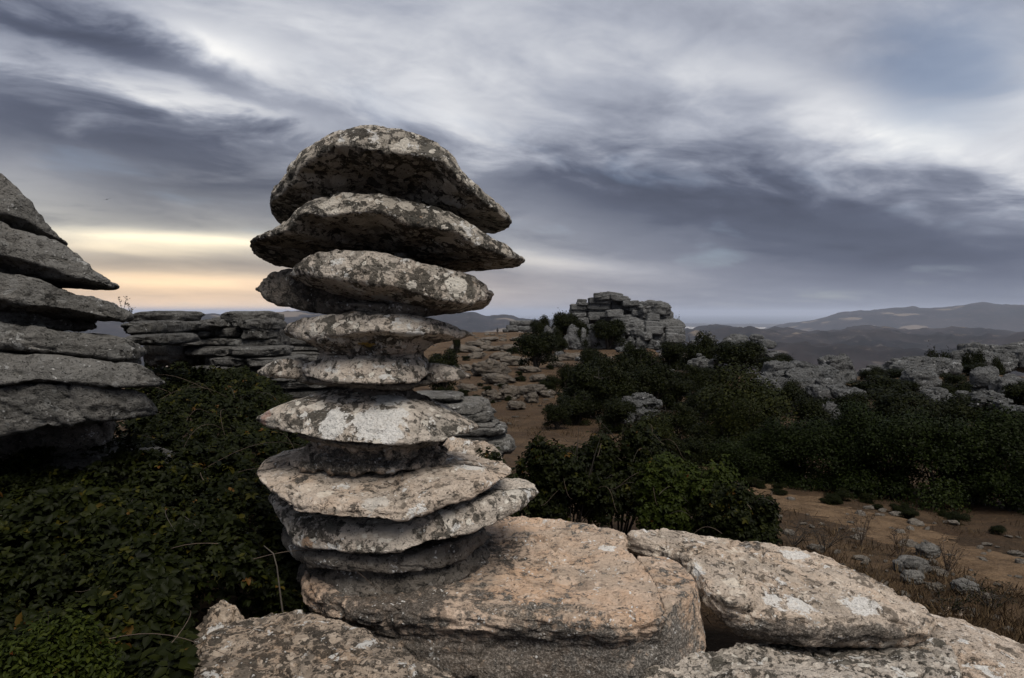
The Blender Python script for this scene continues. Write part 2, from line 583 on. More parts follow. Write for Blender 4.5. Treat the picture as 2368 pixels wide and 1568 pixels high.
def rock_mat(name, light, mid, dark, dark_cov=0.5, white_cov=0.5, tan=0.4, scale=1.0, orange=0.5, bump=1.0, blotch=0.6, white=(.70, .69, .66), patches=(), fine=1.0):
    """limestone with crusts of lichen; lengths in metres divided by scale.
    patches: single large crusts and fields of painted shade, (place, radii, colour, raggedness)"""
    m, n, b = new_mat(name)
    tc = n.node('ShaderNodeTexCoord')
    oi = n.node('ShaderNodeObjectInfo')
    co = n.v('ADD', tc.outputs['Object'], n.v('SCALE', (13.7, 7.1, 3.3), scale=n.m('MULTIPLY', oi.outputs['Random'], 9.0)))
    co = n.v('SCALE', co, scale=scale)
    wv = n.v('SUBTRACT', n.noise(co, 11.0, 5.0, 0.65, 0, 1), (.5, .5, .5))
    cw = n.v('ADD', co, n.v('SCALE', wv, scale=0.09))
    big = n.noise(co, 2.1, 5.0, 0.6)
    col = n.mix(n.step(big, 0.36, 0.62), mid, light)
    tanc = (light[0] * 1.0, light[1] * 0.83, light[2] * 0.68)
    fld = n.noise(n.v('ADD', co, (5, 1, 2)), 2.7, 3.0, 0.6)
    col = n.mix(n.m('MULTIPLY', n.step(fld, 0.42, 0.66), tan), col, tanc)
    pale = (min(.74, light[0] * 1.28), min(.72, light[1] * 1.32), min(.68, light[2] * 1.36))
    # dark crust in ragged fields and grains
    dn = n.noise(cw, 15.0, 7.0, 0.70)
    thr = 0.620 - 0.12 * dark_cov
    dsum = n.m('ADD', n.m('MULTIPLY', dn, 0.70), n.m('MULTIPLY', n.m('SUBTRACT', 1.0, big), 0.30))
    dsum = n.m('ADD', dsum, n.m('MULTIPLY', n.m('SUBTRACT', fld, 0.5), 0.22))
    col = n.mix(n.m('MULTIPLY', n.step(dsum, thr, thr + 0.055), 0.88), col, dark)
    gr = n.noise(co, 70.0, 4.0, 0.7)
    col = n.mix(n.m('MULTIPLY', n.step(gr, 0.47, 0.33), 0.75 * fine), col, dark)
    col = n.mix(n.m('MULTIPLY', n.step(gr, 0.57, 0.70), 0.5 * fine), col, pale)
    # roundish crusts of lichen in two sizes, each with its own tone
    for k, (sc_, thr, share) in enumerate(((8.0, 0.60, blotch), (22.0, 0.52, blotch))):
        vn = n.node('ShaderNodeTexVoronoi', feature='F1')
        n.put(vn.inputs['Vector'], n.v('ADD', cw, (3.1 * k, 1.7 * k, 0)))
        vn.inputs['Scale'].default_value = sc_
        sc = n.node('ShaderNodeSeparateColor'); n.link(vn.outputs['Color'], sc.inputs[0])
        pick = n.m('MULTIPLY', n.m('GREATER_THAN', sc.outputs[0], thr), n.step(vn.outputs['Distance'], n.m('MULTIPLY_ADD', sc.outputs[2], 0.4, 0.26), n.m('MULTIPLY_ADD', sc.outputs[2], 0.4, 0.20)))
        tone = n.ramp(sc.outputs[1], [(0.0, dark), (0.22, (dark[0] * 2.4, dark[1] * 2.4, dark[2] * 2.4)), (0.34, mid), (0.60, light), (0.92, pale)])
        col = n.mix(n.m('MULTIPLY', pick, share), col, tone)
    # small dark pits
    pv = n.voro(cw, 40.0)
    pit = n.m('MULTIPLY', n.step(pv, 0.34, 0.20), n.step(dn, 0.44, 0.56))
    col = n.mix(n.m('MULTIPLY', pit, 0.8), col, (dark[0] * .5, dark[1] * .5, dark[2] * .5))
    # white crusts: torn ones and specks
    wn = n.noise(n.v('ADD', cw, (11.0, 4.0, 6.0)), 6.0, 5.0, 0.62)
    thw = 0.70 - 0.085 * white_cov
    col = n.mix(n.m('MULTIPLY', n.step(wn, thw, thw + 0.02), 0.9), col, white)
    sv = n.voro(n.v('ADD', cw, (3.0, 3.0, 3.0)), 30.0)
    sm = n.m('MULTIPLY', n.step(sv, 0.26, 0.18), n.step(wn, 0.555 - 0.05 * white_cov, 0.60))
    col = n.mix(sm, col, white)
    # rust-orange lichen
    if orange > 0:
        col = n.mix(n.m('MULTIPLY', n.step(n.m('SUBTRACT', 1.0, wn), 0.665, 0.695), 0.7 * orange), col, (0.28, 0.15, 0.05))
    if patches:
        gp = n.node('ShaderNodeNewGeometry').outputs['Position']
        pw = n.v('ADD', gp, n.v('SCALE', wv, scale=0.13))
        for (c, rad, colr, rag) in patches:
            dd = n.v('LENGTH', n.v('DIVIDE', n.v('SUBTRACT', pw, tuple(float(q) for q in c)), tuple(rad)))
            if rag > 1.2:      # a mottled dark field, for closed-up crust and for painted shade
                ins = n.m('MULTIPLY', n.step(dd, 1.45, 0.35), 0.07 + 0.20 * (rag - 1.2))
                tone2 = n.mix(n.step(gr, 0.46, 0.64), colr, (colr[0] * 3.6, colr[1] * 3.6, colr[2] * 3.6))
                col = n.mix(n.m('MULTIPLY', n.step(n.m('ADD', dsum, ins), thr + 0.02, thr + 0.13), 0.9), col, tone2)
                col = n.mix(n.m('MULTIPLY', sm, 0.7), col, white)
            else:              # one large crust with a torn rim and gaps
                dd = n.m('ADD', dd, n.m('MULTIPLY', n.m('SUBTRACT', dn, 0.5), 2.2 * rag))
                gap = n.m('MULTIPLY_ADD', n.step(gr, 0.36, 0.50), 0.6, 0.4)
                col = n.mix(n.m('MULTIPLY', n.m('MULTIPLY', n.step(dd, 1.06, 0.97), 0.88), gap), col, colr)
    n.link(col, b.inputs['Base Color'])
    # relief finer than the mesh
    hgt = n.m('ADD', dn, n.m('MULTIPLY', n.m('MINIMUM', pv, 0.35), 0.8))
    hgt = n.m('ADD', hgt, n.m('MULTIPLY', n.noise(n.v('MULTIPLY', cw, (1, 1, 3.2)), 9.0, 5.0, 0.65), 1.3))
    hgt = n.m('ADD', hgt, n.m('MULTIPLY', gr, 0.35))
    bp = n.node('ShaderNodeBump')
    bp.inputs['Strength'].default_value = 1.0
    bp.inputs['Distance'].default_value = 0.045 * bump / scale
    n.link(hgt, bp.inputs['Height'])
    n.link(bp.outputs[0], b.inputs['Normal'])
    return m


def leaf_mat(name, stops, rough=0.55, trans=0.25):
    m, n, b = new_mat(name)
    a = n.node('ShaderNodeAttribute', attribute_name='tint')
    col = n.ramp(a.outputs['Fac'], stops)
    n.link(col, b.inputs['Base Color'])
    b.inputs['Roughness'].default_value = rough
    b.inputs['Specular IOR Level'].default_value = 0.06
    return m


def plain_mat(name, c1, c2, scale=4.0, rough=0.9, bump=0.0):
    m, n, b = new_mat(name)
    tc = n.node('ShaderNodeTexCoord')
    f = n.noise(tc.outputs['Object'], scale, 6.0, 0.62)
    n.link(n.mix(n.step(f, 0.35, 0.65), c1, c2), b.inputs['Base Color'])
    b.inputs['Roughness'].default_value = rough
    if bump:
        bp = n.node('ShaderNodeBump')
        bp.inputs['Strength'].default_value = 0.7
        bp.inputs['Distance'].default_value = bump
        n.link(f, bp.inputs['Height'])
        n.link(bp.outputs[0], b.inputs['Normal'])
    return m


M = {}
WARM = ((.60, .53, .455), (.36, .325, .28), (.052, .048, .040))
M['tower'] = rock_mat('limestone_warm', *WARM, 1.15, 0.9, 0.2, 1.0, 0.5, 1.1, 0.85)
M['tower_top'] = rock_mat('limestone_top', (.52, .47, .40), (.29, .265, .228), (.036, .034, .029), 1.25, 0.9, 0.15, 1.0, 0.5, 1.2, 0.9)
M['tower_tan'] = rock_mat('limestone_tan', (.58, .49, .405), (.41, .35, .29), (.072, .060, .047), 0.70, 0.9, 0.5, 1.0, 0.3, 1.0, 0.75)
M['path_stone'] = rock_mat('stone_pale', (.30, .27, .23), (.19, .17, .148), (.06, .054, .046), 0.5, 0.6, 0.2, 0.9, 0.0, 1.2, 0.6, (.42, .40, .37))
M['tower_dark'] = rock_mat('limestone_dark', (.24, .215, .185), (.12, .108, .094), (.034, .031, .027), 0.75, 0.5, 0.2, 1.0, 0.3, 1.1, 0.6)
M['slab_pitted'] = rock_mat('limestone_pitted', (.50, .405, .315), (.30, .25, .20), (.044, .038, .031), 1.25, 0.9, 0.5, 1.3, 0.4, 1.4, 0.85)
M['grey'] = rock_mat('limestone_grey', (.175, .17, .159), (.098, .096, .09), (.032, .031, .029), 0.5, 0.5, 0.10, 0.75, 0.0, 1.0, 0.6, (.36, .36, .35))
M['grey_mid'] = rock_mat('limestone_grey_dark', (.125, .122, .115), (.072, .070, .066), (.026, .025, .024), 0.6, 0.5, 0.08, 0.75, 0.0, 1.2, 0.6, (.25, .25, .24))
M['grey_far'] = rock_mat('limestone_far', (.165, .166, .164), (.108, .109, .107), (.034, .035, .035), 0.5, 0.5, 0.05, 0.20, 0.0, 1.4, 0.5, (.30, .305, .31))
M['crag'] = rock_mat('limestone_crag', (.165, .168, .168), (.098, .10, .10), (.026, .028, .029), 0.55, 0.6, 0.03, 0.14, 0.0, 1.5, 0.5, (.33, .335, .34))
M['slope_stone'] = rock_mat('stone_weathered', (.135, .117, .097), (.088, .077, .065), (.032, .028, .025), 0.5, 0.3, 0.25, 0.5, 0.0, 1.2, 0.5, (.24, .23, .22))
GREEN = [(0.0, (0.0027, 0.0038, 0.0009)), (0.45, (0.0064, 0.0085, 0.0014)), (0.75, (0.0123, 0.0146, 0.0020)), (0.88, (0.0294, 0.0274, 0.0034)), (0.95, (0.0481, 0.0212, 0.0048)), (1.0, (0.0695, 0.0378, 0.0098))]
M['bramble'] = leaf_mat('bramble_leaf', GREEN)
M['bush'] = leaf_mat('bush_leaf', [(0.0, (0.0034, 0.0050, 0.0010)), (0.5, (0.0069, 0.0084, 0.0017)), (0.85, (0.0129, 0.0151, 0.0023)), (1.0, (0.0242, 0.0218, 0.0036))])
M['shrub'] = leaf_mat('shrub_leaf', [(0.0, (0.0072, 0.0110, 0.0015)), (0.6, (0.0177, 0.0243, 0.0031)), (0.93, (0.0290, 0.0353, 0.0043)), (1.0, (0.0805, 0.0220, 0.0062))])
M['olive'] = leaf_mat('olive_leaf', [(0.0, (0.0059, 0.0076, 0.0015)), (0.5, (0.0117, 0.0142, 0.0023)), (1.0, (0.0293, 0.0277, 0.0041))])
M['hedge'] = leaf_mat('hedge_leaf', [(0.0, (0.0037, 0.0054, 0.0010)), (0.5, (0.0074, 0.0116, 0.0018)), (0.9, (0.0147, 0.0206, 0.0028)), (1.0, (0.0322, 0.0323, 0.0042))])
M['straw'] = leaf_mat('dry_grass_blade', [(0.0, (.022, .014, .008)), (0.6, (.05, .033, .018)), (1.0, (.11, .078, .044))], 0.8)
M['cane'] = plain_mat('bramble_cane', (.055, .042, .036), (.10, .075, .055), 20)
M['bark'] = plain_mat('dark_bark', (.022, .019, .016), (.045, .039, .033), 9)
M['dead'] = plain_mat('dead_wood', (.065, .056, .046), (.038, .033, .028), 20)


def ground_material():
    m, n, b = new_mat('dry_earth')
    tc = n.node('ShaderNodeTexCoord')
    co = tc.outputs['Object']
    a = n.noise(co, 0.33, 6.0, 0.6)
    c = n.noise(n.v('MULTIPLY', co, (1, 1, 1)), 2.6, 7.0, 0.68)
    f = n.noise(co, 19.0, 6.0, 0.7)
    col = n.mix(n.step(a, 0.36, 0.66), (.060, .036, .020), (.118, .077, .044))
    col = n.mix(n.m('MULTIPLY', n.step(c, 0.58, 0.40), 0.75), col, (.042, .028, .016))
    col = n.mix(n.m('MULTIPLY', n.step(f, 0.50, 0.72), 0.6), col, (.145, .100, .060))
    col = n.mix(n.m('MULTIPLY', n.step(f, 0.46, 0.30), 0.6), col, (.016, .011, .008))
    n.link(col, b.inputs['Base Color'])
    bp = n.node('ShaderNodeBump')
    bp.inputs['Strength'].default_value = 1.0
    bp.inputs['Distance'].default_value = 0.22
    n.link(n.m('ADD', c, n.m('MULTIPLY', f, 0.5)), bp.inputs['Height'])
    n.link(bp.outputs[0], b.inputs['Normal'])
    return m


def hills_material():
    m, n, b = new_mat('scrub_hills')
    tc = n.node('ShaderNodeTexCoord')
    co = tc.outputs['Object']
    a = n.noise(co, 0.0011, 6.0, 0.62)
    c = n.noise(co, 0.009, 7.0, 0.70)
    col = n.mix(n.step(a, 0.38, 0.64), (.008, .008, .010), (.024, .020, .021))
    col = n.mix(n.m('MULTIPLY', n.step(c, 0.55, 0.68), 0.6), col, (.095, .080, .070))
    col = n.mix(n.m('MULTIPLY', n.step(c, 0.46, 0.36), 0.7), col, (.006, .007, .007))
    # bare fields
    fl = n.noise(n.v('ADD', co, (900, 400, 0)), 0.0011, 4.0, 0.5)
    col = n.mix(n.m('MULTIPLY', n.step(fl, 0.585, 0.62), 0.75), col, (.15, .12, .09))
    n.link(col, b.inputs['Base Color'])
    return m


M['ground'] = ground_material()
M['hills'] = hills_material()

# ------------------------------------------------------------------ terrain
_gd = np.log(np.array([0.3, 3.0, 6.0, 10.0, 24.0, 40.0, 80.0, 200.0, 400.0]))
_gz = np.array([-2.3, -2.45, -2.65, -3.0, -4.2, -4.65, -5.3, -5.8, -6.4])


def sst(x, a, b):
    t = np.clip((x - a) / (b - a), 0, 1)
    return t * t * (3 - 2 * t)


def ground_z(x, y):
    x = np.atleast_1d(np.asarray(x, float)); y = np.atleast_1d(np.asarray(y, float))
    r = np.hypot(x, y) + 1e-3
    base = np.interp(np.log(r), _gd, _gz)
    az = np.arctan2(x, y)
    left = 1 - sst(az, -0.36, -0.02)
    left = np.where(np.abs(az) > 1.9, 0.5, left)
    base = base + left * (0.25 + 0.9 * sst(r, 7.0, 12.0)) * sst(r, 2.0, 6.0) * (1 - sst(r, 26, 70))
    # the summit rises a little on the far right, and the plateau breaks off all round
    edge = 235 - 168 * sst(az, 0.13, 0.24) + 6 * sst(az, 0.45, 0.6) - 175 * (1 - sst(az, -0.42, -0.05))
    base = base - 0.42 * np.clip(r - edge, 0, None) - 0.10 * np.clip(r - edge * 0.86, 0, None) * 0.3
    p = np.stack([x, y, np.zeros_like(x)], 1)
    nz = 0.10 * fbm(p * 0.45, 3) * sst(r, 2, 8) + 0.45 * fbm(p * 0.06 + 5, 3) * sst(r, 15, 60) + 0.03 * fbm(p * 2.3, 3)
    return base + nz


def gz(x, y):
    return float(ground_z(x, y)[0])


_HD = np.exp(np.linspace(math.log(3.0), math.log(260.0), 150))
_HX = np.arange(950.0, 2521.0, 10.0)
_hg = np.stack([ground_z((_x - W / 2) / F / CP * _HD, _HD) for _x in _HX])


def hit(X, Y, dmin=3.0, dmax=260.0):
    """distance at which the line of sight meets the ground"""
    r = ray(X, Y)
    if _HX[0] <= X <= _HX[-1]:
        g = _hg[int(round((X - _HX[0]) / 10.0))]
    else:
        g = ground_z(r[0] / r[1] * _HD, _HD)
    df = r[2] / r[1] * _HD - g
    k = np.nonzero((df < 0) & (_HD >= dmin))[0]
    if not len(k):
        return dmax
    i = k[0]
    if i == 0 or df[i - 1] < 0:
        return float(_HD[i])
    t = df[i - 1] / (df[i - 1] - df[i])
    return float(_HD[i - 1] * (1 - t) + _HD[i] * t)


def polar_sheet(name, radii, azs, zfun, mat):
    R, A = len(radii), len(azs)
    rr, aa = np.meshgrid(radii, azs, indexing='ij')
    x, y = rr * np.sin(aa), rr * np.cos(aa)
    z = zfun(x.ravel(), y.ravel())
    V = np.stack([x.ravel(), y.ravel(), z], 1)
    r = np.arange(R - 1)[:, None]; c = np.arange(A)[None, :]
    c2 = (c + 1) % A
    q = np.stack([r * A + c, r * A + c2, (r + 1) * A + c2, (r + 1) * A + c], -1).reshape(-1, 4)
    o = link(name, mesh_fast(name, V, q), mat)
    tag(o, kind='structure')
    return o


_front = np.linspace(-0.75, 0.75, 380)
_side = np.linspace(0.75, 2 * math.pi - 0.75, 120)[1:-1]
AZS = np.concatenate([_front, _side])
polar_sheet('ground', np.exp(np.linspace(math.log(0.25), math.log(900), 260)), AZS, ground_z, M['ground'])


def hills_z(x, y):
    r = np.hypot(x, y)
    az = np.arctan2(x, y)
    p = np.stack([x, y, np.zeros_like(x)], 1)
    base = np.interp(r, [300, 1500, 4000, 14000, 30000, 60000], [-190, -330, -420, -520, -640, -700])
    amp = np.interp(r, [300, 1500, 4000, 9000, 13000, 20000], [10, 60, 120, 110, 60, 6])
    z = base + amp * (1.5 * ridged(p / 2600.0 + 3.1, 5) + 0.5 * fbm(p / 700.0, 4))
    # mountains: a chain across the left and one on the right
    def chain(r0, w, prof):
        top = np.interp(az, [a for a, _ in prof], [h for _, h in prof])
        g = np.exp(-((r - r0) / w) ** 2)
        return top, g
    for r0, w, prof in CHAINS:
        top, g = chain(r0, w, prof)
        rough = 1 + 0.16 * ridged(p / 1500.0 + 9.0, 5) + 0.06 * fbm(p / 420.0, 4)
        zt = base + (top - base) * g * np.clip(rough, 0.5, 1.25)
        if r0 < 10000:
            zt = zt + g * (130 * ridged(p / 900.0 + 2.0, 4) + 90 * ridged(p / 330.0 + 7.0, 3)) - 70 * g
        else:
            zt = zt + g * 110 * ridged(p / 1100.0 + 4.0, 4) - 40 * g
        z = np.where(top > base, np.maximum(z, zt), z)
    return z


def prof(pts, r0):
    out = []
    for X, Y in pts:
        rr = ray(X, Y)
        out.append((math.atan2(rr[0], rr[1]), rr[2] / math.hypot(rr[0], rr[1]) * r0 - 20))
    return out


CHAINS = [
    (11000, 2600, prof([(-900, 745), (-300, 738), (0, 735), (250, 733), (430, 732), (500, 731), (560, 729), (600, 726), (660, 723), (740, 719), (860, 722),
                        (960, 722), (1010, 728), (1060, 727), (1092, 723), (1130, 731), (1165, 729), (1200, 737), (1250, 741), (1330, 746), (1420, 752), (1500, 800), (1700, 900)], 11000)),
    (21000, 3000, prof([(1500, 830), (1800, 752), (1870, 742), (1905, 734), (1940, 725), (1975, 720), (2030, 718), (2080, 716), (2115, 711), (2150, 715), (2200, 712),
                        (2240, 707), (2275, 703), (2310, 709), (2367, 710), (2500, 702), (2800, 715), (3500, 720)], 21000)),
    (6500, 1300, prof([(1200, 900), (1500, 772), (1640, 768), (1740, 762), (1790, 768), (1860, 776), (1960, 772), (2050, 768), (2140, 776), (2240, 780), (2400, 774), (2800, 780)], 6500)),
    (9300, 900, prof([(1300, 900), (1560, 764), (1650, 757), (1760, 760), (1880, 764), (1990, 758), (2100, 766), (2200, 762), (2330, 768), (2800, 766)], 9300)),
    (3600, 700, prof([(1350, 900), (1560, 800), (1700, 806), (1830, 800), (1960, 802), (2090, 816), (2200, 826), (2400, 820), (2800, 830)], 3600)),
]
_hr = np.exp(np.linspace(math.log(420), math.log(60000), 270))
_f2 = np.linspace(-0.80, 0.80, 420)
AZ2 = np.concatenate([_f2, np.linspace(0.80, 2 * math.pi - 0.80, 70)[1:-1]])
polar_sheet('hills', _hr, AZ2, hills_z, M['hills'])

sea_m, sn, sb_ = new_mat('sea_water')
sb_.inputs['Base Color'].default_value = (.03, .045, .06, 1)
sb_.inputs['Roughness'].default_value = 0.35
sea = polar_sheet('sea', np.array([28000.0, 60000, 110000, 170000]), AZ2, lambda x, y: np.full(len(x), -660.0), sea_m)

# ------------------------------------------------------------------ the balanced tower
tower = empty('rock_tower', at(880, 1320, 5.0))
tag(tower, 'tall pillar of balanced limestone slabs, tapering at two necks, on the sandy ledge', 'rock formation')


def neck(name, X0, X1, Y0, Y1, d, thick, mat, seed, parent, amp=0.05, e1=0.6, foot=0.0):
    a, b = at(X0, (Y0 + Y1) / 2, d), at(X1, (Y0 + Y1) / 2, d)
    hgt = (Y1 - Y0) / F * d
    R, N = 70, 160
    ph = np.linspace(math.pi / 2, -math.pi / 2, R); th = np.linspace(0, 2 * math.pi, N, endpoint=False)
    sp = lambda c, e: np.sign(c) * np.abs(c) ** e
    cp, sph = sp(np.cos(ph), e1), sp(np.sin(ph), e1)
    P = np.stack([cp[:, None] * sp(np.cos(th), .8)[None], cp[:, None] * sp(np.sin(th), .8)[None], np.repeat(sph[:, None], N, 1)], -1)
    flare = 1.0 + 0.16 * np.abs(P[..., 2:3]) ** 2 - 0.10 - 0.10 * P[..., 2:3]
    lump = 1 + 0.10 * fbm(P.reshape(-1, 3) * 1.3 + seed, 3).reshape(R, N, 1)
    P[..., :2] *= flare * lump * (1 + foot * np.clip(-P[..., 2:3], -.4, 1))
    P *= np.array([b[0] - a[0], thick, hgt]) / 2
    P = roughen(P + seed, amp, seed) - seed
    P[0] = P[0].mean(0); P[-1] = P[-1].mean(0)
    o = link(name, mesh_fast(name, P.reshape(-1, 3), grid_faces(R, N)), mat, parent)
    c = (a + b) / 2 - np.array(parent.location)
    o.location = tuple(float(q) for q in c)
    return o


def column(name, rings, d, deep, mat, parent, amp, seed, N=190):
    """a waisted piece of rock: rings (X0, X1, Y) from top to bottom around an axis at distance d"""
    th = np.linspace(0, 2 * math.pi, N, endpoint=False)
    L = []
    for X0, X1, Y in rings:
        a, b = at(X0, Y, d), at(X1, Y, d)
        c = (a + b) / 2; hw = (b[0] - a[0]) / 2
        L.append(np.stack([c[0] + hw * np.sign(np.cos(th)) * np.abs(np.cos(th)) ** .85, c[1] - hw * deep * np.sign(np.sin(th)) * np.abs(np.sin(th)) ** .85, np.full(N, c[2])], 1))
    L = [np.repeat(L[0].mean(0)[None], N, 0)] + L + [np.repeat(L[-1].mean(0)[None], N, 0)]
    P = loft(L, [4] + [9] * (len(rings) - 1) + [4], N)
    lump = fbm((P - P.reshape(-1, 3).mean(0)).reshape(-1, 3) * 2.6 + seed, 3).reshape(P.shape[0], N, 1)
    cen = P.mean(1, keepdims=True)
    P[..., :2] += ((P - cen) * .22 * lump)[..., :2]
    return finish_rock(name, P, mat, parent, amp, seed, 1.0, .6, 5)


WHITE, ROSE = (.74, .73, .70), (.36, .22, .17)


def patched(name, base, pts):
    """the same rock with large single crusts and dark fields that paint in shade: (X, Y, distance, radii, colour, raggedness)"""
    args = dict(tower=(*WARM, 1.10, 0.9, 0.2, 1.0, 0.5, 1.1, 0.85), tan=((.60, .505, .415), (.43, .365, .30), (.072, .060, .047), 0.75, 0.9, 0.40, 1.0, 0.3, 1.0, 0.75),
                sandy=((.58, .445, .34), (.43, .345, .27), (.10, .078, .060), 0.50, 0.7, 0.6, 1.0, 0.2, 0.9, 0.5))[base]
    return rock_mat(name, *args, fine=0.4 if base == 'sandy' else 0.8, patches=[(at(X, Y, d), rad, colr, rag) for X, Y, d, rad, colr, rag in pts])


M['sixth'] = patched('limestone_sixth', 'tower', [(875, 975, 4.5, (.17, .16, .13), WHITE, .8), (905, 1005, 4.42, (.08, .1, .05), WHITE, .8), (770, 985, 4.5, (.08, .12, .12), WHITE, 1.0), (900, 915, 4.75, (.12, .12, .09), (.62, .61, .58), 1.0), (632, 965, 4.85, (.09, .14, .06), ROSE, .5)])
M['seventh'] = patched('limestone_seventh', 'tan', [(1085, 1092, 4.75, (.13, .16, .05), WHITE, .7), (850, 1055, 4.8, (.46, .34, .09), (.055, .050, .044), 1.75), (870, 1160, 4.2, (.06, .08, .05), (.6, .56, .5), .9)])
M['eighth'] = patched('limestone_eighth', 'tower', [(703, 1254, 4.35, (.055, .10, .04), (.42, .28, .18), .35)])
M['slab_tan'] = patched('limestone_sandy', 'sandy', [(1150, 1290, 5.0, (.34, .42, .2), (.035, .033, .030), 1.6), (870, 1388, 4.2, (.72, .35, .16), (.045, .040, .035), 1.85), (1400, 1270, 5.05, (.07, .05, .1), WHITE, .7), (1215, 1408, 4.05, (.5, .10, .06), (.12, .10, .08), 1.5),  # left recess shade painted dark; at the tower foot, crust and shade mixed
                                                     (1100, 1560, 3.95, (1.7, .6, .30), (.075, .068, .06), 1.9), (1540, 1520, 4.1, (.4, .4, .26), (.10, .092, .082), 1.9)])  # front face: dark lichen, with its shade painted in as well
M['long_slab'] = patched('limestone_long_slab', 'tan', [(1800, 1470, 4.3, (1.3, .35, .09), (.07, .062, .054), 1.9), (1850, 1395, 4.4, (.09, .12, .05), WHITE, 1.1), (1790, 1385, 4.42, (.06, .10, .05), WHITE, 1.1), (1990, 1402, 4.5, (.13, .1, .04), WHITE, 1.1), (1830, 1285, 5.2, (.12, .08, .04), WHITE, 1.1)])  # first patch paints the underside shade onto the lower front
M['hourglass'] = patched('limestone_hourglass', 'tower', [(845, 800, 4.55, (.065, .12, .022), (.40, .27, .06), .6), (880, 846, 4.5, (.09, .1, .03), WHITE, 1.0), (760, 852, 4.55, (.07, .1, .03), WHITE, 1.0)])


def ts(U, L, dt, df, db, label, mat='tower', **kw):
    o = slab('slab', U, L, dt, df, db, M[mat], tower, **kw)
    o['label'] = label
    return o


ts([(630, 462), (634, 440), (648, 412), (668, 380), (692, 352), (732, 325), (765, 308), (800, 297), (840, 291), (882, 289), (925, 295), (960, 304), (1010, 325), (1030, 343),
    (1048, 364), (1062, 388), (1080, 406), (1104, 428), (1135, 456), (1160, 481), (1172, 497), (1174, 506)],
   [(630, 468), (650, 452), (672, 427), (693, 392), (723, 366), (774, 337), (796, 335), (835, 343), (869, 350), (932, 355), (989, 362), (1024, 374), (1053, 403), (1088, 441),
    (1123, 473), (1150, 495), (1174, 513)],
   (5.15, 5.2), 4.32, 5.9, 'domed top slab with a broad dark underside', mat='tower_top', lean=0.16, dome=0.02, belly=0.02, raise_=0.12, seed=1, back_low=0.60, plan=0.62)
ts([(585, 557), (596, 547), (625, 530), (675, 503), (690, 482), (710, 463), (755, 450), (805, 444), (869, 447), (932, 457), (980, 469), (1028, 487), (1075, 511), (1123, 542),
    (1170, 571), (1200, 592), (1205, 600)],
   [(585, 562), (615, 550), (672, 531), (680, 511), (698, 494), (758, 499), (821, 492), (875, 488), (901, 498), (939, 517), (970, 525), (1028, 530), (1066, 541), (1091, 561),
    (1139, 582), (1205, 605)],
   (5.2, 5.25), 4.36, 5.95, 'wide second slab with two pointed ends', mat='tower_top', lean=0.12, dome=0.0, belly=0.02, raise_=0.06, seed=2, back_low=0.33, plan=0.6)
ts([(672, 634), (684, 612), (694, 604), (723, 587), (761, 580), (805, 580), (850, 582), (894, 587), (932, 598), (996, 609), (1059, 625), (1100, 640), (1126, 660), (1134, 680)],
   [(672, 640), (698, 636), (730, 640), (758, 643), (805, 651), (869, 655), (907, 662), (948, 677), (996, 688), (1059, 703), (1091, 706), (1118, 698), (1134, 684)],
   (4.85, 5.1), 4.36, 5.8, 'thick third slab mottled with white lichen', lean=0.10, dome=0.04, belly=0.10, raise_=0.05, seed=3, back_low=-0.02, plan=0.62)
ts([(599, 664), (604, 652), (614, 640), (632, 628), (655, 620), (690, 616), (760, 620), (840, 640), (900, 660)],
   [(599, 672), (606, 684), (620, 694), (652, 708), (700, 718), (742, 724), (790, 728), (850, 728), (900, 722)],
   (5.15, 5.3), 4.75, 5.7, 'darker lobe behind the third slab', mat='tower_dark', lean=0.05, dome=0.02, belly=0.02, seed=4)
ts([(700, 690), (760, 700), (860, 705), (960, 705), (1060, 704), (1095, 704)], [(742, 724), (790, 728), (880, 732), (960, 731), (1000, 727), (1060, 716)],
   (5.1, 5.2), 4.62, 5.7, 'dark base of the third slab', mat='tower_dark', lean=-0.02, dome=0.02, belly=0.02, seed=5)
# upper hourglass
ts([(659, 760), (672, 746), (710, 735), (767, 728), (821, 723), (885, 724), (964, 731), (1028, 745), (1066, 760), (1084, 770)],
   [(659, 768), (680, 778), (720, 788), (774, 778), (837, 768), (894, 766), (964, 770), (1028, 773), (1059, 783), (1084, 775)],
   (5.1, 5.15), 4.45, 5.6, 'fourth slab with a bright right end', lean=0.10, dome=0.02, belly=0.06, seed=6, back_low=-0.25)
column('neck', [(690, 1050, 762), (705, 1030, 780), (738, 998, 796), (752, 976, 812), (748, 976, 824), (728, 984, 838), (712, 986, 856)], 4.98, .80, M['hourglass'], tower, 0.035, 11)
ts([(704, 842), (730, 834), (752, 822), (800, 812), (860, 810), (930, 812), (962, 822), (984, 842), (989, 856)],
   [(704, 870), (740, 877), (805, 884), (870, 887), (932, 886), (968, 882), (989, 866)],
   (4.9, 4.95), 4.5, 5.4, 'flared block below the upper neck, spotted with lichen', mat='hourglass', lean=0.22, dome=0.03, belly=0.02, seed=7)
ts([(601, 860), (614, 846), (632, 837), (655, 833), (690, 835), (712, 838)], [(601, 865), (630, 868), (660, 871), (690, 874), (712, 876)],
   (5.1, 5.0), 4.86, 5.5, 'small pointed block on the sunset side', lean=0.06, dome=0.01, belly=0.01, seed=8, N=160)
ts([(986, 848), (996, 840), (1028, 845), (1055, 855), (1078, 866), (1083, 869)], [(986, 880), (1000, 883), (1030, 881), (1060, 877), (1083, 871)],
   (4.95, 5.15), 4.78, 5.5, 'small pointed block on the path side', lean=0.06, dome=0.01, belly=0.01, seed=9, N=160)
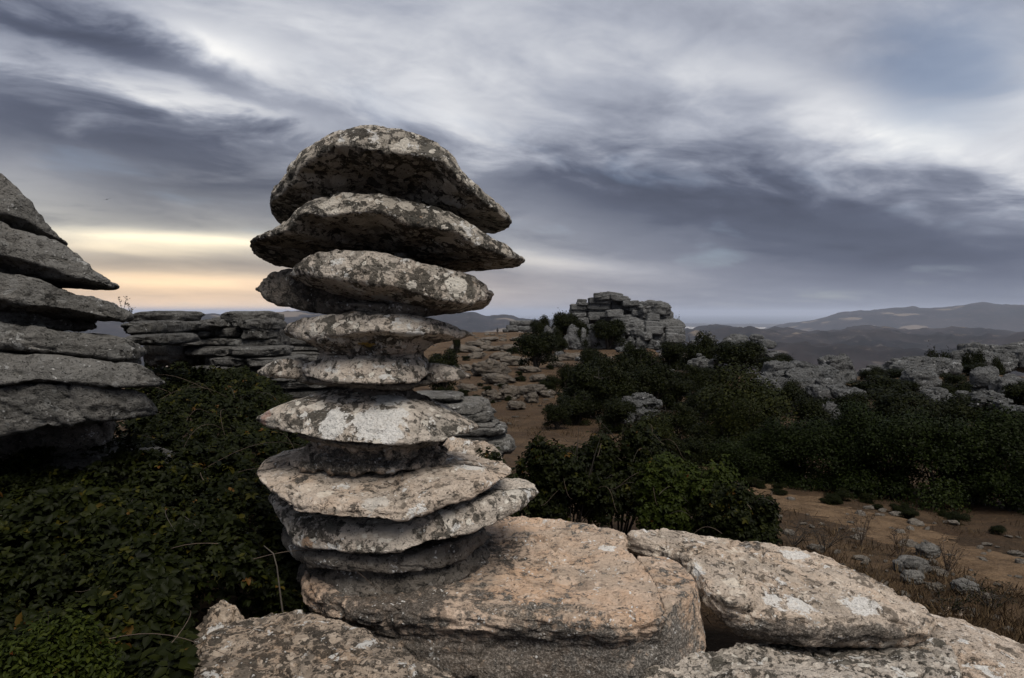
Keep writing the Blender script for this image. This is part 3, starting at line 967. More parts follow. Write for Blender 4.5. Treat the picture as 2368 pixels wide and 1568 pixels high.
ts([(690, 874), (790, 880), (870, 884), (940, 884), (1010, 880)], [(700, 880), (790, 893), (870, 897), (940, 897), (1000, 886)],
   5.05, 4.66, 5.5, 'dark thin layer under the flared block', mat='tower_dark', lean=0.0, dome=0.0, belly=0.03, seed=10)
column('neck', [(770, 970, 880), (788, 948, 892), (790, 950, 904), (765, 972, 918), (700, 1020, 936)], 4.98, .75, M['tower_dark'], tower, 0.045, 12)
# sixth slab
ts([(604, 966), (612, 955), (631, 947), (665, 938), (730, 944), (800, 950), (870, 952), (940, 950), (1000, 955), (1050, 966), (1090, 976), (1101, 984)],
   [(604, 972), (625, 989), (679, 1002), (726, 1014), (790, 1024), (869, 1028), (964, 1025), (1021, 1021), (1045, 1008), (1085, 1001), (1101, 988)],
   (5.05, 5.1), 4.38, 5.6, 'sixth slab with large white lichen patches', mat='sixth', lean=0.20, dome=0.17, belly=0.02, seed=13, plan=0.68,
   back=[(604, 966), (660, 934), (760, 922), (880, 918), (980, 924), (1040, 945), (1101, 984)])
ts([(690, 1000), (780, 1018), (870, 1024), (960, 1022), (1010, 1012)], [(700, 1012), (790, 1032), (870, 1036), (960, 1034), (1000, 1024)],
   5.0, 4.50, 5.5, 'thin dark layer under the sixth slab', mat='tower_dark', lean=0.0, dome=0.0, belly=0.04, seed=14)
column('neck', [(715, 1005, 1006), (724, 998, 1022), (716, 1004, 1038), (708, 1006, 1050), (684, 1026, 1064)], 5.0, .80, M['seventh'], tower, 0.06, 15)
# seventh slab
ts([(600, 1092), (608, 1106), (632, 1122), (660, 1132), (690, 1144), (740, 1150), (815, 1156), (890, 1162), (925, 1160), (960, 1150), (1030, 1128), (1090, 1114), (1150, 1102), (1175, 1092)],
   [(600, 1100), (628, 1132), (655, 1156), (680, 1184), (737, 1190), (815, 1200), (886, 1204), (932, 1204), (960, 1198), (1030, 1172), (1089, 1152), (1147, 1121), (1175, 1097)],
   (4.95, 5.0), 4.14, 5.75, 'broad slab with a pale lichen patch and angular front', mat='seventh', lean=0.05, dome=0.05, belly=0.02, seed=16, plan=0.66, N=260, cap_rows=24,
   back=[(600, 1092), (614, 1060), (653, 1042), (720, 1032), (860, 1030), (1000, 1034), (1091, 1055), (1154, 1074), (1175, 1092)])
ts([(632, 1136), (640, 1158), (680, 1192), (737, 1204), (815, 1213), (886, 1217), (940, 1212), (1000, 1190), (1090, 1164), (1180, 1140), (1228, 1132), (1238, 1134)],
   [(632, 1160), (650, 1205), (683, 1262), (737, 1273), (815, 1279), (886, 1281), (932, 1275), (991, 1254), (1069, 1242), (1128, 1218), (1206, 1179), (1238, 1142)],
   (5.0, 5.1), 4.20, 5.7, 'eighth slab with a rusty scar, jutting towards the path', mat='eighth', lean=0.10, dome=0.02, belly=0.02, seed=17, plan=0.66, N=260,
   back=[(632, 1140), (660, 1120), (800, 1095), (1000, 1090), (1175, 1104), (1206, 1109), (1230, 1124), (1238, 1136)])
ts([(658, 1225), (690, 1262), (740, 1276), (815, 1284), (886, 1288), (950, 1282), (1010, 1262), (1080, 1244), (1118, 1228)],
   [(658, 1262), (680, 1293), (716, 1312), (790, 1320), (854, 1325), (952, 1324), (1020, 1316), (1080, 1290), (1118, 1250)],
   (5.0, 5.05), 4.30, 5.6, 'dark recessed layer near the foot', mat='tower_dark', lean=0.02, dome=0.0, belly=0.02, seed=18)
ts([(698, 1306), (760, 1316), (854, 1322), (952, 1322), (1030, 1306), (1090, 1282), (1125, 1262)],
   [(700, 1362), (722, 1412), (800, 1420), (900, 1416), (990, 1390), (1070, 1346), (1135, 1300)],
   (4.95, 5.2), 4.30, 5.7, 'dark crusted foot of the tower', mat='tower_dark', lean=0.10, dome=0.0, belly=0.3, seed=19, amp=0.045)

# ------------------------------------------------------------------ ledges at the foot of the tower
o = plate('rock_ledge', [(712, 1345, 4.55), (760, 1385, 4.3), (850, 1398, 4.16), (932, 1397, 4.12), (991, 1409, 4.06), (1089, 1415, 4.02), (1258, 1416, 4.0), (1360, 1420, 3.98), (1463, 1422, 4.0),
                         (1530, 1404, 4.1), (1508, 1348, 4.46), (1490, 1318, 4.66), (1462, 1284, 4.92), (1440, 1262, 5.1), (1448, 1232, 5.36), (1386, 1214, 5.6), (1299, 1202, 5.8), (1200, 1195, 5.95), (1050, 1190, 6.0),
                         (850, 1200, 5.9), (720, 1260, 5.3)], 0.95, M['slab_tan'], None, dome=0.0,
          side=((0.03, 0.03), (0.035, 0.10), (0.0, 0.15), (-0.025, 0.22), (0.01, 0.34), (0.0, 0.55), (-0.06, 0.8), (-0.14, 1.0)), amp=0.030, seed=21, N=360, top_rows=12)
tag(o, 'large sandy coloured ledge with a flat top that carries the tower', 'rock')
LEDGE = o
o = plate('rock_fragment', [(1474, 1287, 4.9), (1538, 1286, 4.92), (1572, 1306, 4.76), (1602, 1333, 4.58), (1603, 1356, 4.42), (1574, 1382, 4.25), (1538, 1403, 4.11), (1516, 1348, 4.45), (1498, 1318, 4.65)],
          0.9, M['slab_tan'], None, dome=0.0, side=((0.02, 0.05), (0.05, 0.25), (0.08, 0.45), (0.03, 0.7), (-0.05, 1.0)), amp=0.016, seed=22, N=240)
tag(o, 'cracked-off corner piece of the sandy ledge beside the gap', 'rock')
o = plate('rock_ledge', [(1452, 1236, 5.32), (1470, 1228, 5.42), (1534, 1220, 5.55), (1616, 1235, 5.5), (1770, 1253, 5.4), (1872, 1276, 5.3), (1974, 1317, 5.1), (2076, 1363, 4.85), (2138, 1404, 4.65),
                         (2146, 1420, 4.55), (2110, 1428, 4.46), (2040, 1432, 4.40), (1960, 1428, 4.36), (1880, 1424, 4.32), (1780, 1412, 4.32), (1690, 1386, 4.36), (1640, 1356, 4.5), (1620, 1326, 4.72), (1596, 1300, 4.88),
                         (1562, 1276, 5.04), (1502, 1250, 5.2)], 0.28, M['long_slab'], None, dome=0.035,
          side=((0.02, 0.12), (0.03, 0.35), (-0.02, 0.62), (-0.12, 0.85), (-0.25, 1.0)), amp=0.030, seed=23, N=340, top_rows=12)
tag(o, 'long rounded slab with white lichen, lying past the crack', 'rock')
o = plate('rock_ledge', [(1500, 1545, 4.08), (1600, 1512, 4.2), (1700, 1492, 4.4), (1850, 1488, 4.6), (2000, 1482, 4.75), (2120, 1466, 4.85), (2165, 1478, 4.7), (2196, 1498, 4.45), (2208, 1545, 4.15),
                         (2205, 1600, 3.85), (2050, 1590, 3.8), (1900, 1560, 3.9), (1750, 1556, 3.92), (1600, 1590, 3.8), (1480, 1600, 3.8)], 0.7, M['tower'], None, dome=0.0,
          side=((0.04, 0.1), (0.06, 0.4), (0.0, 0.7), (-0.06, 1.0)), amp=0.04, seed=24, N=360)
tag(o, 'rough grey slab tucked underneath the long rounded slab', 'rock')
o = plate('rock_ledge', [(2120, 1432, 5.0), (2142, 1424, 5.1), (2200, 1432, 5.1), (2290, 1458, 5.0), (2367, 1488, 4.9), (2480, 1540, 4.6), (2560, 1610, 4.2), (2500, 1680, 3.7), (2350, 1690, 3.6),
                         (2255, 1640, 3.75), (2225, 1560, 4.1), (2190, 1490, 4.6)], 0.7, M['tower_tan'], None, dome=0.02, amp=0.026, seed=25, N=320)
tag(o, 'pale speckled slab at the lower corner, next to the dry ground', 'rock')
o = plate('rock_ledge', [(470, 1500, 3.66), (487, 1464, 3.85), (565, 1437, 4.0), (620, 1421, 4.08), (679, 1416, 4.1), (722, 1421, 4.05), (776, 1445, 3.92), (835, 1462, 3.84), (893, 1496, 3.68), (971, 1531, 3.54),
                         (1042, 1543, 3.5), (1056, 1570, 3.38), (1060, 1640, 3.15), (900, 1720, 2.9), (700, 1720, 2.9), (520, 1650, 3.1), (462, 1570, 3.35)], 0.75, M['slab_pitted'], None, dome=0.05,
          side=((0.03, 0.08), (0.05, 0.3), (0.03, 0.6), (-0.04, 1.0)), amp=0.028, seed=26, N=340, top_rows=12)
tag(o, 'pitted brown slab in front of the dark crevice', 'rock')
o = plate('pointed_stone', [(440, 1480, 3.95), (462, 1440, 4.02), (495, 1400, 4.1), (515, 1387, 4.14), (535, 1394, 4.12), (552, 1415, 4.08), (563, 1432, 4.02), (540, 1462, 3.92), (490, 1495, 3.8), (450, 1520, 3.74), (420, 1500, 3.82), (418, 1474, 3.92)],
          0.45, M['slab_pitted'], None, dome=0.03, amp=0.03, seed=27, N=200)
tag(o, 'small pointed stone leaning against the pitted brown slab', 'rock')
o = plate('rock_ledge', [(360, 1580, 3.25), (385, 1562, 3.32), (450, 1566, 3.3), (475, 1585, 3.2), (420, 1620, 3.05)], 0.3, M['slab_pitted'], None, amp=0.02, seed=28, N=120)
tag(o, 'sliver of stone at the lower edge below the pointed stone', 'rock')

# ------------------------------------------------------------------ layered tower on the left
lt = empty('rock_tower', at(-60, 1080, 6.0))
tag(lt, 'grey layered rock tower with overhanging tips at the sunset side', 'rock formation')
LT = [
    ([(-560, 500), (-300, 400), (-120, 355), (0, 397), (53, 445), (90, 488), (115, 517), (150, 556)], [(-560, 520), (-300, 485), (-120, 478), (0, 492), (62, 508), (100, 536), (150, 562)], (6.0, 6.5), 5.7, 0.14),
    ([(-560, 560), (-300, 505), (-120, 500), (0, 510), (86, 539), (130, 556), (148, 562), (192, 598), (211, 622), (249, 645), (270, 658)],
     [(-560, 612), (-300, 592), (-120, 582), (0, 590), (72, 606), (120, 621), (158, 638), (206, 648), (259, 663), (270, 665)], (6.0, 6.6), 5.6, 0.14),
    ([(-560, 650), (-300, 620), (-120, 612), (0, 628), (96, 645), (153, 673), (215, 684), (268, 703), (306, 729)],
     [(-560, 710), (-300, 690), (-120, 682), (0, 688), (57, 704), (158, 716), (230, 731), (287, 742), (306, 741)], (6.0, 6.6), 5.55, 0.10),
    ([(-560, 760), (-300, 745), (-120, 742), (0, 746), (96, 760), (192, 772), (287, 780), (322, 798), (332, 810)],
     [(-560, 812), (-300, 800), (-120, 796), (0, 800), (96, 811), (192, 822), (287, 832), (318, 830), (332, 820)], (6.0, 6.5), 5.6, 0.06),
    ([(-560, 820), (-300, 815), (-120, 812), (0, 815), (96, 822), (192, 832), (316, 840), (340, 850), (354, 861), (376, 884)],
     [(-560, 900), (-300, 895), (-120, 890), (0, 890), (96, 878), (201, 885), (268, 894), (345, 893), (376, 889)], (5.9, 6.4), 5.45, 0.16),
    ([(-560, 910), (-300, 905), (-120, 900), (0, 895), (96, 888), (201, 892), (268, 898), (332, 908), (345, 924), (358, 944)],
     [(-560, 1060), (-300, 1040), (-120, 1028), (0, 1012), (62, 994), (192, 976), (300, 968), (358, 958)], (5.9, 6.4), 5.5, 0.0),
]
for i, (U, L, dt, df, ln) in enumerate(LT):
    slab('slab', U, L, dt, df, 7.6, M['grey'], lt, lean=ln, dome=0.0, belly=0.05, raise_=0.0, seed=40 + i, N=260, amp=0.03, plan=0.6, face_rows=22)
for i, (X0, X1, Y0, Y1) in enumerate([(-520, 60, 480, 560), (-520, 150, 570, 660), (-520, 200, 660, 770), (-520, 290, 790, 850), (-520, -60, 940, 1500)]):
    neck('neck', X0, X1, Y0, Y1, 6.3, 1.2, M['grey'], 50 + i, lt, 0.06, 0.5)
neck('neck', -560, 300, 940, 1300, 7.1, 1.0, M['tower_dark'], 56, lt, 0.06, 0.3)  # added dark wall, stands in for the deep shade under the overhang
o = plate('flat_rock', [(60, 1062, 6.6), (150, 1040, 6.9), (260, 1024, 7.2), (350, 1030, 7.3), (420, 1050, 7.0), (360, 1080, 6.5), (200, 1090, 6.2), (80, 1085, 6.3)], 0.5, M['grey'], None, amp=0.04, seed=60, N=160)
tag(o, 'low grey rock half buried in brambles under the overhang', 'rock')

# ------------------------------------------------------------------ blocks given by the frame they fill
def block(name, X0, X1, Y0, Y1, d, mat, seed, parent=None, thick=None, e1=0.55, e2=0.5, res=(26, 40), amp=0.10, strata=0.0, grooves=0, to_ground=False, tilt=0.0, label=None, cat='rock', group=None, rz=0.0, jag=1.0):
    a, b = at(X0, Y0, d), at(X1, Y1, d)
    sx, sz = b[0] - a[0], a[2] - b[2]
    th = thick if thick else sx * 0.8
    cx, cy = (a[0] + b[0]) / 2, d + th * 0.4
    top, bot = a[2], b[2]
    if to_ground:
        bot = min(bot, gz(cx, cy) - 0.12 * sz)
        sz = top - bot
    me = block_mesh(name, (sx, th, sz), seed, e1, e2, res, amp, strata, grooves, jag)
    o = link(name, me, mat, parent)
    c = np.array([cx, cy, (top + bot) / 2])
    if parent is not None:
        c = c - np.array(parent.location)
    o.location = tuple(float(q) for q in c)
    o.rotation_euler = (0, tilt, rz)
    if label:
        tag(o, label, cat, group)
    return o


# bedded outcrop beyond the brambles, left of the tower
lo = empty('rock_outcrop', at(545, 900, 14.5))
tag(lo, 'low grey bedded outcrop with an overhanging cap beyond the brambles', 'rock formation')
for i, (X0, X1, Y0, Y1, e1) in enumerate([
        (506, 622, 720, 749, .8), (463, 512, 739, 757, .5), (509, 545, 740, 756, .4), (540, 556, 741, 756, .4), (553, 624, 739, 767, .8),
        (462, 507, 758, 777, .5), (500, 560, 757, 780, .45), (556, 623, 760, 786, .6), (456, 525, 783, 800, .6), (520, 630, 783, 804, .7),
        (424, 528, 803, 824, .6), (524, 649, 803, 826, .7), (480, 568, 826, 848, .5), (563, 676, 827, 850, .6), (430, 560, 848, 880, .5), (540, 700, 850, 880, .5),
        (560, 770, 880, 900, .5), (620, 770, 900, 922, .5), (600, 690, 866, 884, .6)]):
    block('slab', X0, X1, Y0, Y1, 14.0 + 0.5 * random.Random(i).random() - (0.6 if Y0 > 800 else 0) - (0.5 if Y0 > 860 else 0), M['grey_mid'], 70 + i, lo, thick=1.3, e1=e1 * .72, e2=.5, res=(28, 66), amp=0.15, strata=0.09)
block('core', 470, 640, 735, 890, 14.5, M['grey_mid'], 95, lo, thick=1.2, e1=.3, e2=.4, amp=.05, strata=.05)
ro = empty('rock_outcrop', at(380, 830, 13.0))
tag(ro, 'grey bedded ledges between the layered rock tower and the capped outcrop', 'rock formation')
for i, (X0, X1, Y0, Y1, d) in enumerate([(300, 425, 720, 748, 15), (335, 465, 745, 766, 13.5), (364, 470, 765, 783, 13.8), (380, 462, 786, 800, 13.6), (275, 363, 743, 776, 10.5), (280, 378, 775, 801, 10), (330, 470, 755, 850, 14.6)]):
    block('slab', X0, X1, Y0, Y1, d, M['grey_mid'], 100 + i, ro, thick=1.4, e1=.55, e2=.55, res=(28, 66), amp=.15, strata=.09)
bo = empty('rock_outcrop', at(690, 830, 19.0))
tag(bo, 'dark bedded ledge showing behind the waist of the tower', 'rock formation')
for i, (X0, X1, Y0, Y1) in enumerate([(600, 760, 768, 780), (625, 760, 781, 799), (640, 780, 797, 812), (650, 780, 812, 840)]):
    block('slab', X0, X1, Y0, Y1, 18.5, M['grey_mid'], 110 + i, bo, thick=1.6, e1=.4, e2=.5, res=(24, 50), amp=.12, strata=.08)

# small layered rock right behind the tower
so = empty('rock_outcrop', at(1090, 1050, 9.3))
tag(so, 'small rounded stack of thin grey layers behind the sixth slab', 'rock formation')
for i, (X0, X1, Y0, Y1) in enumerate([(930, 1066, 914, 932), (960, 1118, 932, 964), (980, 1139, 953, 983), (980, 1150, 978, 1000), (1000, 1165, 986, 1012), (980, 1162, 1008, 1024), (1040, 1184, 1016, 1062)]):
    block('slab', X0, X1, Y0, Y1, 9.3, M['grey'], 120 + i, so, thick=0.8, e1=.6, e2=.7, res=(26, 66), amp=.14, strata=.08)
block('core', 985, 1140, 925, 1070, 9.5, M['grey'], 128, so, thick=.6, e1=.4, e2=.6, amp=.05)
block('flat_rock', 1000, 1160, 1029, 1070, 7.6, M['tower_tan'], 129, None, thick=.7, e1=.6, e2=.6, res=(26, 60), amp=.06, strata=.03, to_ground=True, label='pale flat rock peeping out behind the seventh slab')

# ------------------------------------------------------------------ the high outcrop on the skyline
def z6(v):
    return (1242.4 + v[0] * .183, 1242.4 + v[2] * .183, 647.2 + v[1] * .183, 647.2 + v[3] * .183)


DM = 112.0
mo = empty('rock_outcrop', at(1440, 800, DM))
tag(mo, 'high weathered rock outcrop of cracked layers standing on the skyline', 'rock formation')
MO = [
    (415, 305, 620, 385, 0, 0), (410, 378, 618, 427, 0, 0), (408, 420, 618, 472, 0, 0), (425, 462, 610, 500, 0, 0), (505, 243, 622, 290, 0, 0), (498, 284, 636, 325, 0, 0),
    (715, 165, 812, 228, 1, 0), (795, 154, 878, 196, 0, 0), (878, 158, 1085, 218, 0, 1), (915, 192, 1152, 262, 1, 1), (728, 188, 925, 255, 1, 0), (652, 220, 934, 302, 0, 0),
    (936, 225, 1172, 270, 1, 0), (935, 262, 1090, 314, 0, 0), (1080, 262, 1285, 334, 1, 0), (628, 298, 934, 378, 0, 0), (930, 314, 1103, 380, 0, 0), (1098, 316, 1165, 384, 0, 0), (1158, 272, 1300, 395, 1, 0),
    (642, 362, 875, 414, 0, 0), (638, 408, 900, 476, 0, 0), (868, 374, 1094, 474, 1, 0), (1068, 382, 1206, 452, 0, 0), (1198, 384, 1340, 455, 1, 0), (640, 468, 1000, 520, 0, 0), (930, 440, 1340, 520, 1, 0),
    (1282, 268, 1690, 520, 2, 2), (1380, 432, 1545, 516, 3, 0), (1530, 455, 1692, 565, 2, 0), (1508, 535, 1668, 612, 3, 0), (1380, 478, 1514, 566, 3, 0), (1310, 440, 1420, 540, 2, 0),
    (1036, 486, 1335, 720, 4, 2), (1160, 556, 1378, 756, 5, 2), (1365, 525, 1594, 626, 4, 0), (1365, 590, 1596, 690, 5, 0), (1296, 655, 1464, 785, 6, 2), (1455, 675, 1640, 800, 5, 0), (1620, 672, 1780, 800, 5, 0), (1765, 690, 1872, 800, 5, 0),
    (1636, 588, 1852, 648, 4, 0), (1630, 625, 1866, 690, 4, 0), (1640, 560, 1720, 620, 3, 0), (650, 455, 790, 510, 2, 0), (515, 478, 645, 565, 3, 0), (395, 488, 525, 605, 3, 0),
]
for i, (x0, y0, x1, y1, near, dm) in enumerate(MO):
    X0, X1, Y0, Y1 = z6((x0, y0, x1, y1))
    block('rock_block', X0, X1, Y0, Y1, DM - near * 1.3 + 0.4 * math.sin(i * 2.1), M['grey_far'], 140 + i, mo, thick=None if dm != 2 else 6, e1=.30 if dm != 2 else .7, e2=.32 if dm != 2 else .7,
          res=(26, 40) if dm != 2 else (44, 60), amp=.09 if dm != 2 else .13, strata=.05, tilt=0.06 * math.sin(i * 1.7) + (0.12 if dm == 1 else 0), jag=1.0)
block('core', 1325, 1560, 700, 800, DM + 3, M['grey_far'], 199, mo, thick=6, e1=.4, e2=.5, amp=.08)
block('core', 1420, 1585, 735, 805, DM - 3, M['grey_far'], 198, mo, thick=6, e1=.6, e2=.6, amp=.1)


ORDN = ['first', 'second', 'third', 'fourth', 'fifth', 'sixth', 'seventh', 'eighth', 'ninth', 'tenth', 'eleventh', 'twelfth', 'thirteenth', 'fourteenth', 'fifteenth', 'sixteenth', 'seventeenth', 'eighteenth', 'nineteenth', 'twentieth',
        'twenty-first', 'twenty-second', 'twenty-third', 'twenty-fourth', 'twenty-fifth', 'twenty-sixth', 'twenty-seventh', 'twenty-eighth', 'twenty-ninth', 'thirtieth']


def rank(items):
    """place of each frame in the row, counted from the left"""
    order = sorted(range(len(items)), key=lambda i: items[i][0])
    return {i: ORDN[k] for k, i in enumerate(order)}


FOOT = [(370, 585, 540, 700), (405, 680, 520, 765), (535, 605, 632, 705), (628, 556, 802, 665), (628, 735, 932, 862), (890, 708, 1142, 772), (978, 770, 1218, 835), (328, 688, 402, 775), (80, 595, 182, 662),
        (178, 608, 244, 662), (108, 648, 242, 724), (590, 690, 700, 760), (700, 675, 780, 735), (470, 755, 580, 835), (1240, 740, 1320, 800), (1280, 775, 1395, 830), (1130, 730, 1240, 790), (1390, 770, 1560, 850), (1000, 850, 1200, 915),
        (1200, 860, 1380, 900), (200, 910, 360, 1000), (360, 950, 480, 1010), (480, 970, 640, 1030)]
FR = rank(FOOT)
for i, v in enumerate(FOOT):
    X0, X1, Y0, Y1 = z6(v)
    block('boulder', X0, X1, Y0, Y1, min(DM - 8, hit((X0 + X1) / 2, Y1)), M['crag'], 210 + i, None, e1=.8, e2=.75, res=(28, 40), amp=.2, strata=.05, to_ground=True, rz=i * 0.7,
          label='grey boulder at the foot of the high skyline outcrop, %s from the left' % FR[i], group='boulders at the foot of the skyline outcrop')

# knob of blocks left of the bushes on the skyline
kn = empty('rock_outcrop', at(1195, 770, 118))
tag(kn, 'low blocky rock on the skyline between the walker and the bushes', 'rock formation')
for i, (X0, X1, Y0, Y1) in enumerate([(1178, 1204, 741, 752), (1202, 1232, 741, 754), (1170, 1200, 751, 768), (1196, 1236, 752, 768), (1162, 1180, 760, 769)]):
    block('rock_block', X0, X1, Y0, Y1, 116, M['grey_far'], 240 + i, kn, e1=.5, e2=.5, res=(18, 28), amp=.12, strata=.05)

# crags on the right
def crag(X0, X1, Y0, Y1, d, label, n, seed, mat='crag', flat=0.6, e=.6, group=None, amp=.17):
    """a crag built of many knobbly blocks"""
    rng = random.Random(seed)
    d = min(d, hit((X0 + X1) / 2, Y1))
    root = empty('rock_crag', at((X0 + X1) / 2, Y1, d))
    tag(root, label, 'rock formation', group)
    w, h = X1 - X0, Y1 - Y0
    for k in range(n):
        bw = w * rng.uniform(.13, .30); bh = bw * rng.uniform(.45, .95) * flat / .6
        bh = min(bh, h * .7)
        cx = X0 + bw / 2 + (w - bw) * rng.random()
        env = 1 - 0.55 * abs((cx - (X0 + X1) / 2) / (w / 2)) ** 2.2
        lvl = rng.random()
        cy = Y1 - bh * .35 - (h * env - bh * .6) * lvl
        block('rock_block', cx - bw / 2, cx + bw / 2, cy - bh / 2, cy + bh / 2, d * (1 + 0.05 * (lvl - .5) + .02 * rng.random()), M[mat], seed * 31 + k, root, e1=e, e2=e, res=(22, 32), amp=amp, strata=.06, tilt=rng.uniform(-.15, .15), rz=rng.uniform(-.5, .5))
    block('core', X0 + w * .14, X1 - w * .14, Y0 + h * .42, Y1 + h * .2, d * 1.03, M[mat], seed * 31 + 99, root, e1=.8, e2=.8, amp=.15, strata=.05, res=(30, 44))
    return root


crag(1728, 1960, 848, 925, 46, 'long knobbly limestone crag behind the tallest dark bush', 40, 301, flat=.8, e=.5)
crag(1860, 2010, 880, 935, 43, 'lower toe of the knobbly crag sloping down to the path side', 16, 302)
block('boulder', 1910, 1980, 826, 908, 49, M['crag'], 303, None, e1=.55, e2=.6, res=(44, 60), amp=.16, strata=.06, to_ground=True, label='upright grey boulder on top of the knobbly crag')
block('boulder', 2106, 2178, 854, 905, 40, M['crag'], 304, None, e1=.6, e2=.7, res=(40, 56), amp=.12, strata=.05, to_ground=True, label='smooth rounded boulder standing alone amid the right-hand bushes')
crag(2225, 2400, 858, 925, 34, 'broad smooth crag at the edge of the view below the layered ridge', 10, 305, flat=.9, e=.75, amp=.12)
crag(2245, 2345, 902, 950, 24, 'white jagged karst rock above the dark hedge', 22, 306, amp=.3)
crag(2320, 2460, 915, 985, 22, 'pale boulders leaving the frame above the dark hedge', 8, 307, e=.8)
crag(2320, 2520, 784, 850, 82, 'layered ridge of blocks highest on the right', 40, 308, flat=.7, e=.42)
crag(2205, 2345, 796, 862, 74, 'stepped rocky ridge beside the two small skyline bushes', 36, 309, flat=.7, e=.45)
crag(2060, 2230, 826, 872, 62, 'low rocky ridge running down from the stepped ridge', 30, 310, flat=.6, e=.5)
crag(1985, 2100, 845, 872, 66, 'far end of the rocky ridge above the valley', 14, 311, flat=.55, e=.6)
crag(1655, 1815, 776, 835, 78, 'sloping pale slab rock right of the skyline outcrop', 16, 312, flat=.5, e=.6)
crag(1625, 1662, 766, 800, 88, 'small pointed rock stack right of the skyline outcrop', 10, 313, flat=.6)
crag(1590, 1662, 812, 852, 58, 'white rounded rocks beside the sloping pale slab', 14, 314, e=.8)
crag(1530, 1585, 852, 880, 47, 'small cluster of white stones between the dark bushes', 10, 315, e=.8)
crag(1585, 1640, 788, 812, 80, 'grey rocks half hidden behind the bush by the outcrop', 8, 316)
crag(1422, 1532, 906, 980, 27, 'crumbly white karst rock in the middle of the brown slope', 34, 317, amp=.32, e=.8)
crag(1980, 2110, 890, 912, 38, 'flat grey rocks in front of the lone rounded boulder', 8, 318, flat=.5)
crag(2130, 2260, 898, 935, 30, 'pale rock partly covered by thorny twigs', 12, 319, flat=.5)
block('boulder', 1895, 1950, 934, 962, 22, M['crag'], 320, None, e1=.8, e2=.8, res=(28, 40), amp=.2, to_ground=True, label='single white stone on top of the dark hedge')

# beds and stones on the brown slope
SL = [(1095, 1170, 837, 870), (1120, 1190, 868, 888), (1060, 1100, 890, 905), (1110, 1155, 905, 930), (1150, 1195, 895, 925), (1195, 1260, 893, 915), (1215, 1245, 910, 932), (1075, 1130, 790, 802), (1040, 1110, 800, 816),
      (1110, 1150, 800, 812), (1145, 1200, 798, 812), (1080, 1120, 815, 830), (1130, 1180, 816, 832), (1160, 1215, 826, 846), (1200, 1250, 848, 862), (1245, 1300, 820, 836), (1270, 1300, 838, 850), (1100, 1150, 780, 790), (1180, 1230, 778, 788),
      (1290, 1340, 818, 834), (1330, 1380, 845, 860), (1175, 1215, 930, 948), (1285, 1310, 936, 950), (1250, 1280, 905, 920), (1350, 1385, 835, 846), (1225, 1262, 868, 884), (1300, 1330, 862, 876), (1062, 1092, 845, 858)]
SR = rank(SL)
for i, (X0, X1, Y0, Y1) in enumerate(SL):
    block('slope_stone', X0, X1, Y0, Y1, hit((X0 + X1) / 2, Y1), M['slope_stone'], 330 + i, None, e1=.85, e2=.7, res=(26, 40), amp=.28, strata=.12, to_ground=True, tilt=0.12 * math.sin(i), rz=.3 * math.sin(i * 2.3),
          label='low weathered stone bedded in the brown slope, %s from the left' % SR[i], group='stones bedded in the brown slope')
rng = random.Random(5)
protos = [block_mesh('stone', (1, .8, .55), 400 + k, .8, .75, (14, 20), .22, .05) for k in range(5)]
for me in protos:
    me.materials.append(M['slope_stone'])
cnt = 0
while cnt < 150:
    X, Y = rng.uniform(1000, 1420), 775 + 215 * rng.random() ** 1.4
    d = hit(X, Y)
    p = at(X, Y, d)
    o = link('slope_stone', protos[cnt % 5], None)
    s = rng.uniform(5, 20) / F * d
    o.scale = (s, s * rng.uniform(.6, 1), s * rng.uniform(.5, .9))
    o.location = (p[0], p[1], gz(p[0], p[1]) + s * .05)
    o.rotation_euler = (rng.uniform(-.2, .2), rng.uniform(-.2, .2), rng.uniform(0, 6))
    tag(o, 'small loose stone scattered on the brown slope behind the tower', 'stone', 'loose stones on the brown slope')
    cnt += 1
protos2 = [block_mesh('stone', (1, .8, .6), 420 + k, .8, .75, (16, 22), .24, .05) for k in range(5)]
for me in protos2:
    me.materials.append(M['path_stone'])
cnt = 0
while cnt < 200:
    X = rng.uniform(1640, 2400)
    Y = 1110 + (X - 1640) * 0.16 + rng.uniform(0, 260) ** 1.0
    d = hit(X, Y, 4.5)
    p = at(X, Y, d)
    o = link('path_stone', protos2[cnt % 5], None)
    s = (rng.uniform(6, 22) if rng.random() < .85 else rng.uniform(24, 46)) / F * d
    o.scale = (s, s * rng.uniform(.6, 1), s * rng.uniform(.5, .9))
    o.location = (p[0], p[1], gz(p[0], p[1]) + s * .05 + .012)
    o.rotation_euler = (rng.uniform(-.3, .3), rng.uniform(-.3, .3), rng.uniform(0, 6))
    tag(o, 'pale loose stone lying on the dry ground along the path', 'stone', 'loose stones along the path')
    cnt += 1
for i, (X0, X1, Y0, Y1, lab) in enumerate([(2085, 2160, 1298, 1330, 'grey hump-backed boulder beside the dry path'), (2215, 2270, 1350, 1378, 'rounded grey boulder close to the pale corner slab'), (2095, 2140, 1325, 1352, 'smaller boulder in front of the hump-backed one'),
                                           (2130, 2180, 1262, 1292, 'lichen-grey stone in the dry grass behind the hump-backed boulder')]):
    block('boulder', X0, X1, Y0, Y1, hit((X0 + X1) / 2, Y1, 4.5), M['grey'], 440 + i, None, e1=.85, e2=.8, res=(34, 48), amp=.14, strata=.05, to_ground=True, label=lab)
o = plate('flat_rock', [(2120, 1396, 6.7), (2200, 1404, 6.75), (2300, 1412, 6.8), (2400, 1420, 6.8), (2480, 1450, 6.4), (2380, 1470, 6.1), (2250, 1452, 6.2), (2160, 1420, 6.4)], 0.25, M['tower_tan'], None, amp=.02, seed=450, N=160)
tag(o, 'pale flat rock lying behind twigs past the corner slab', 'rock')

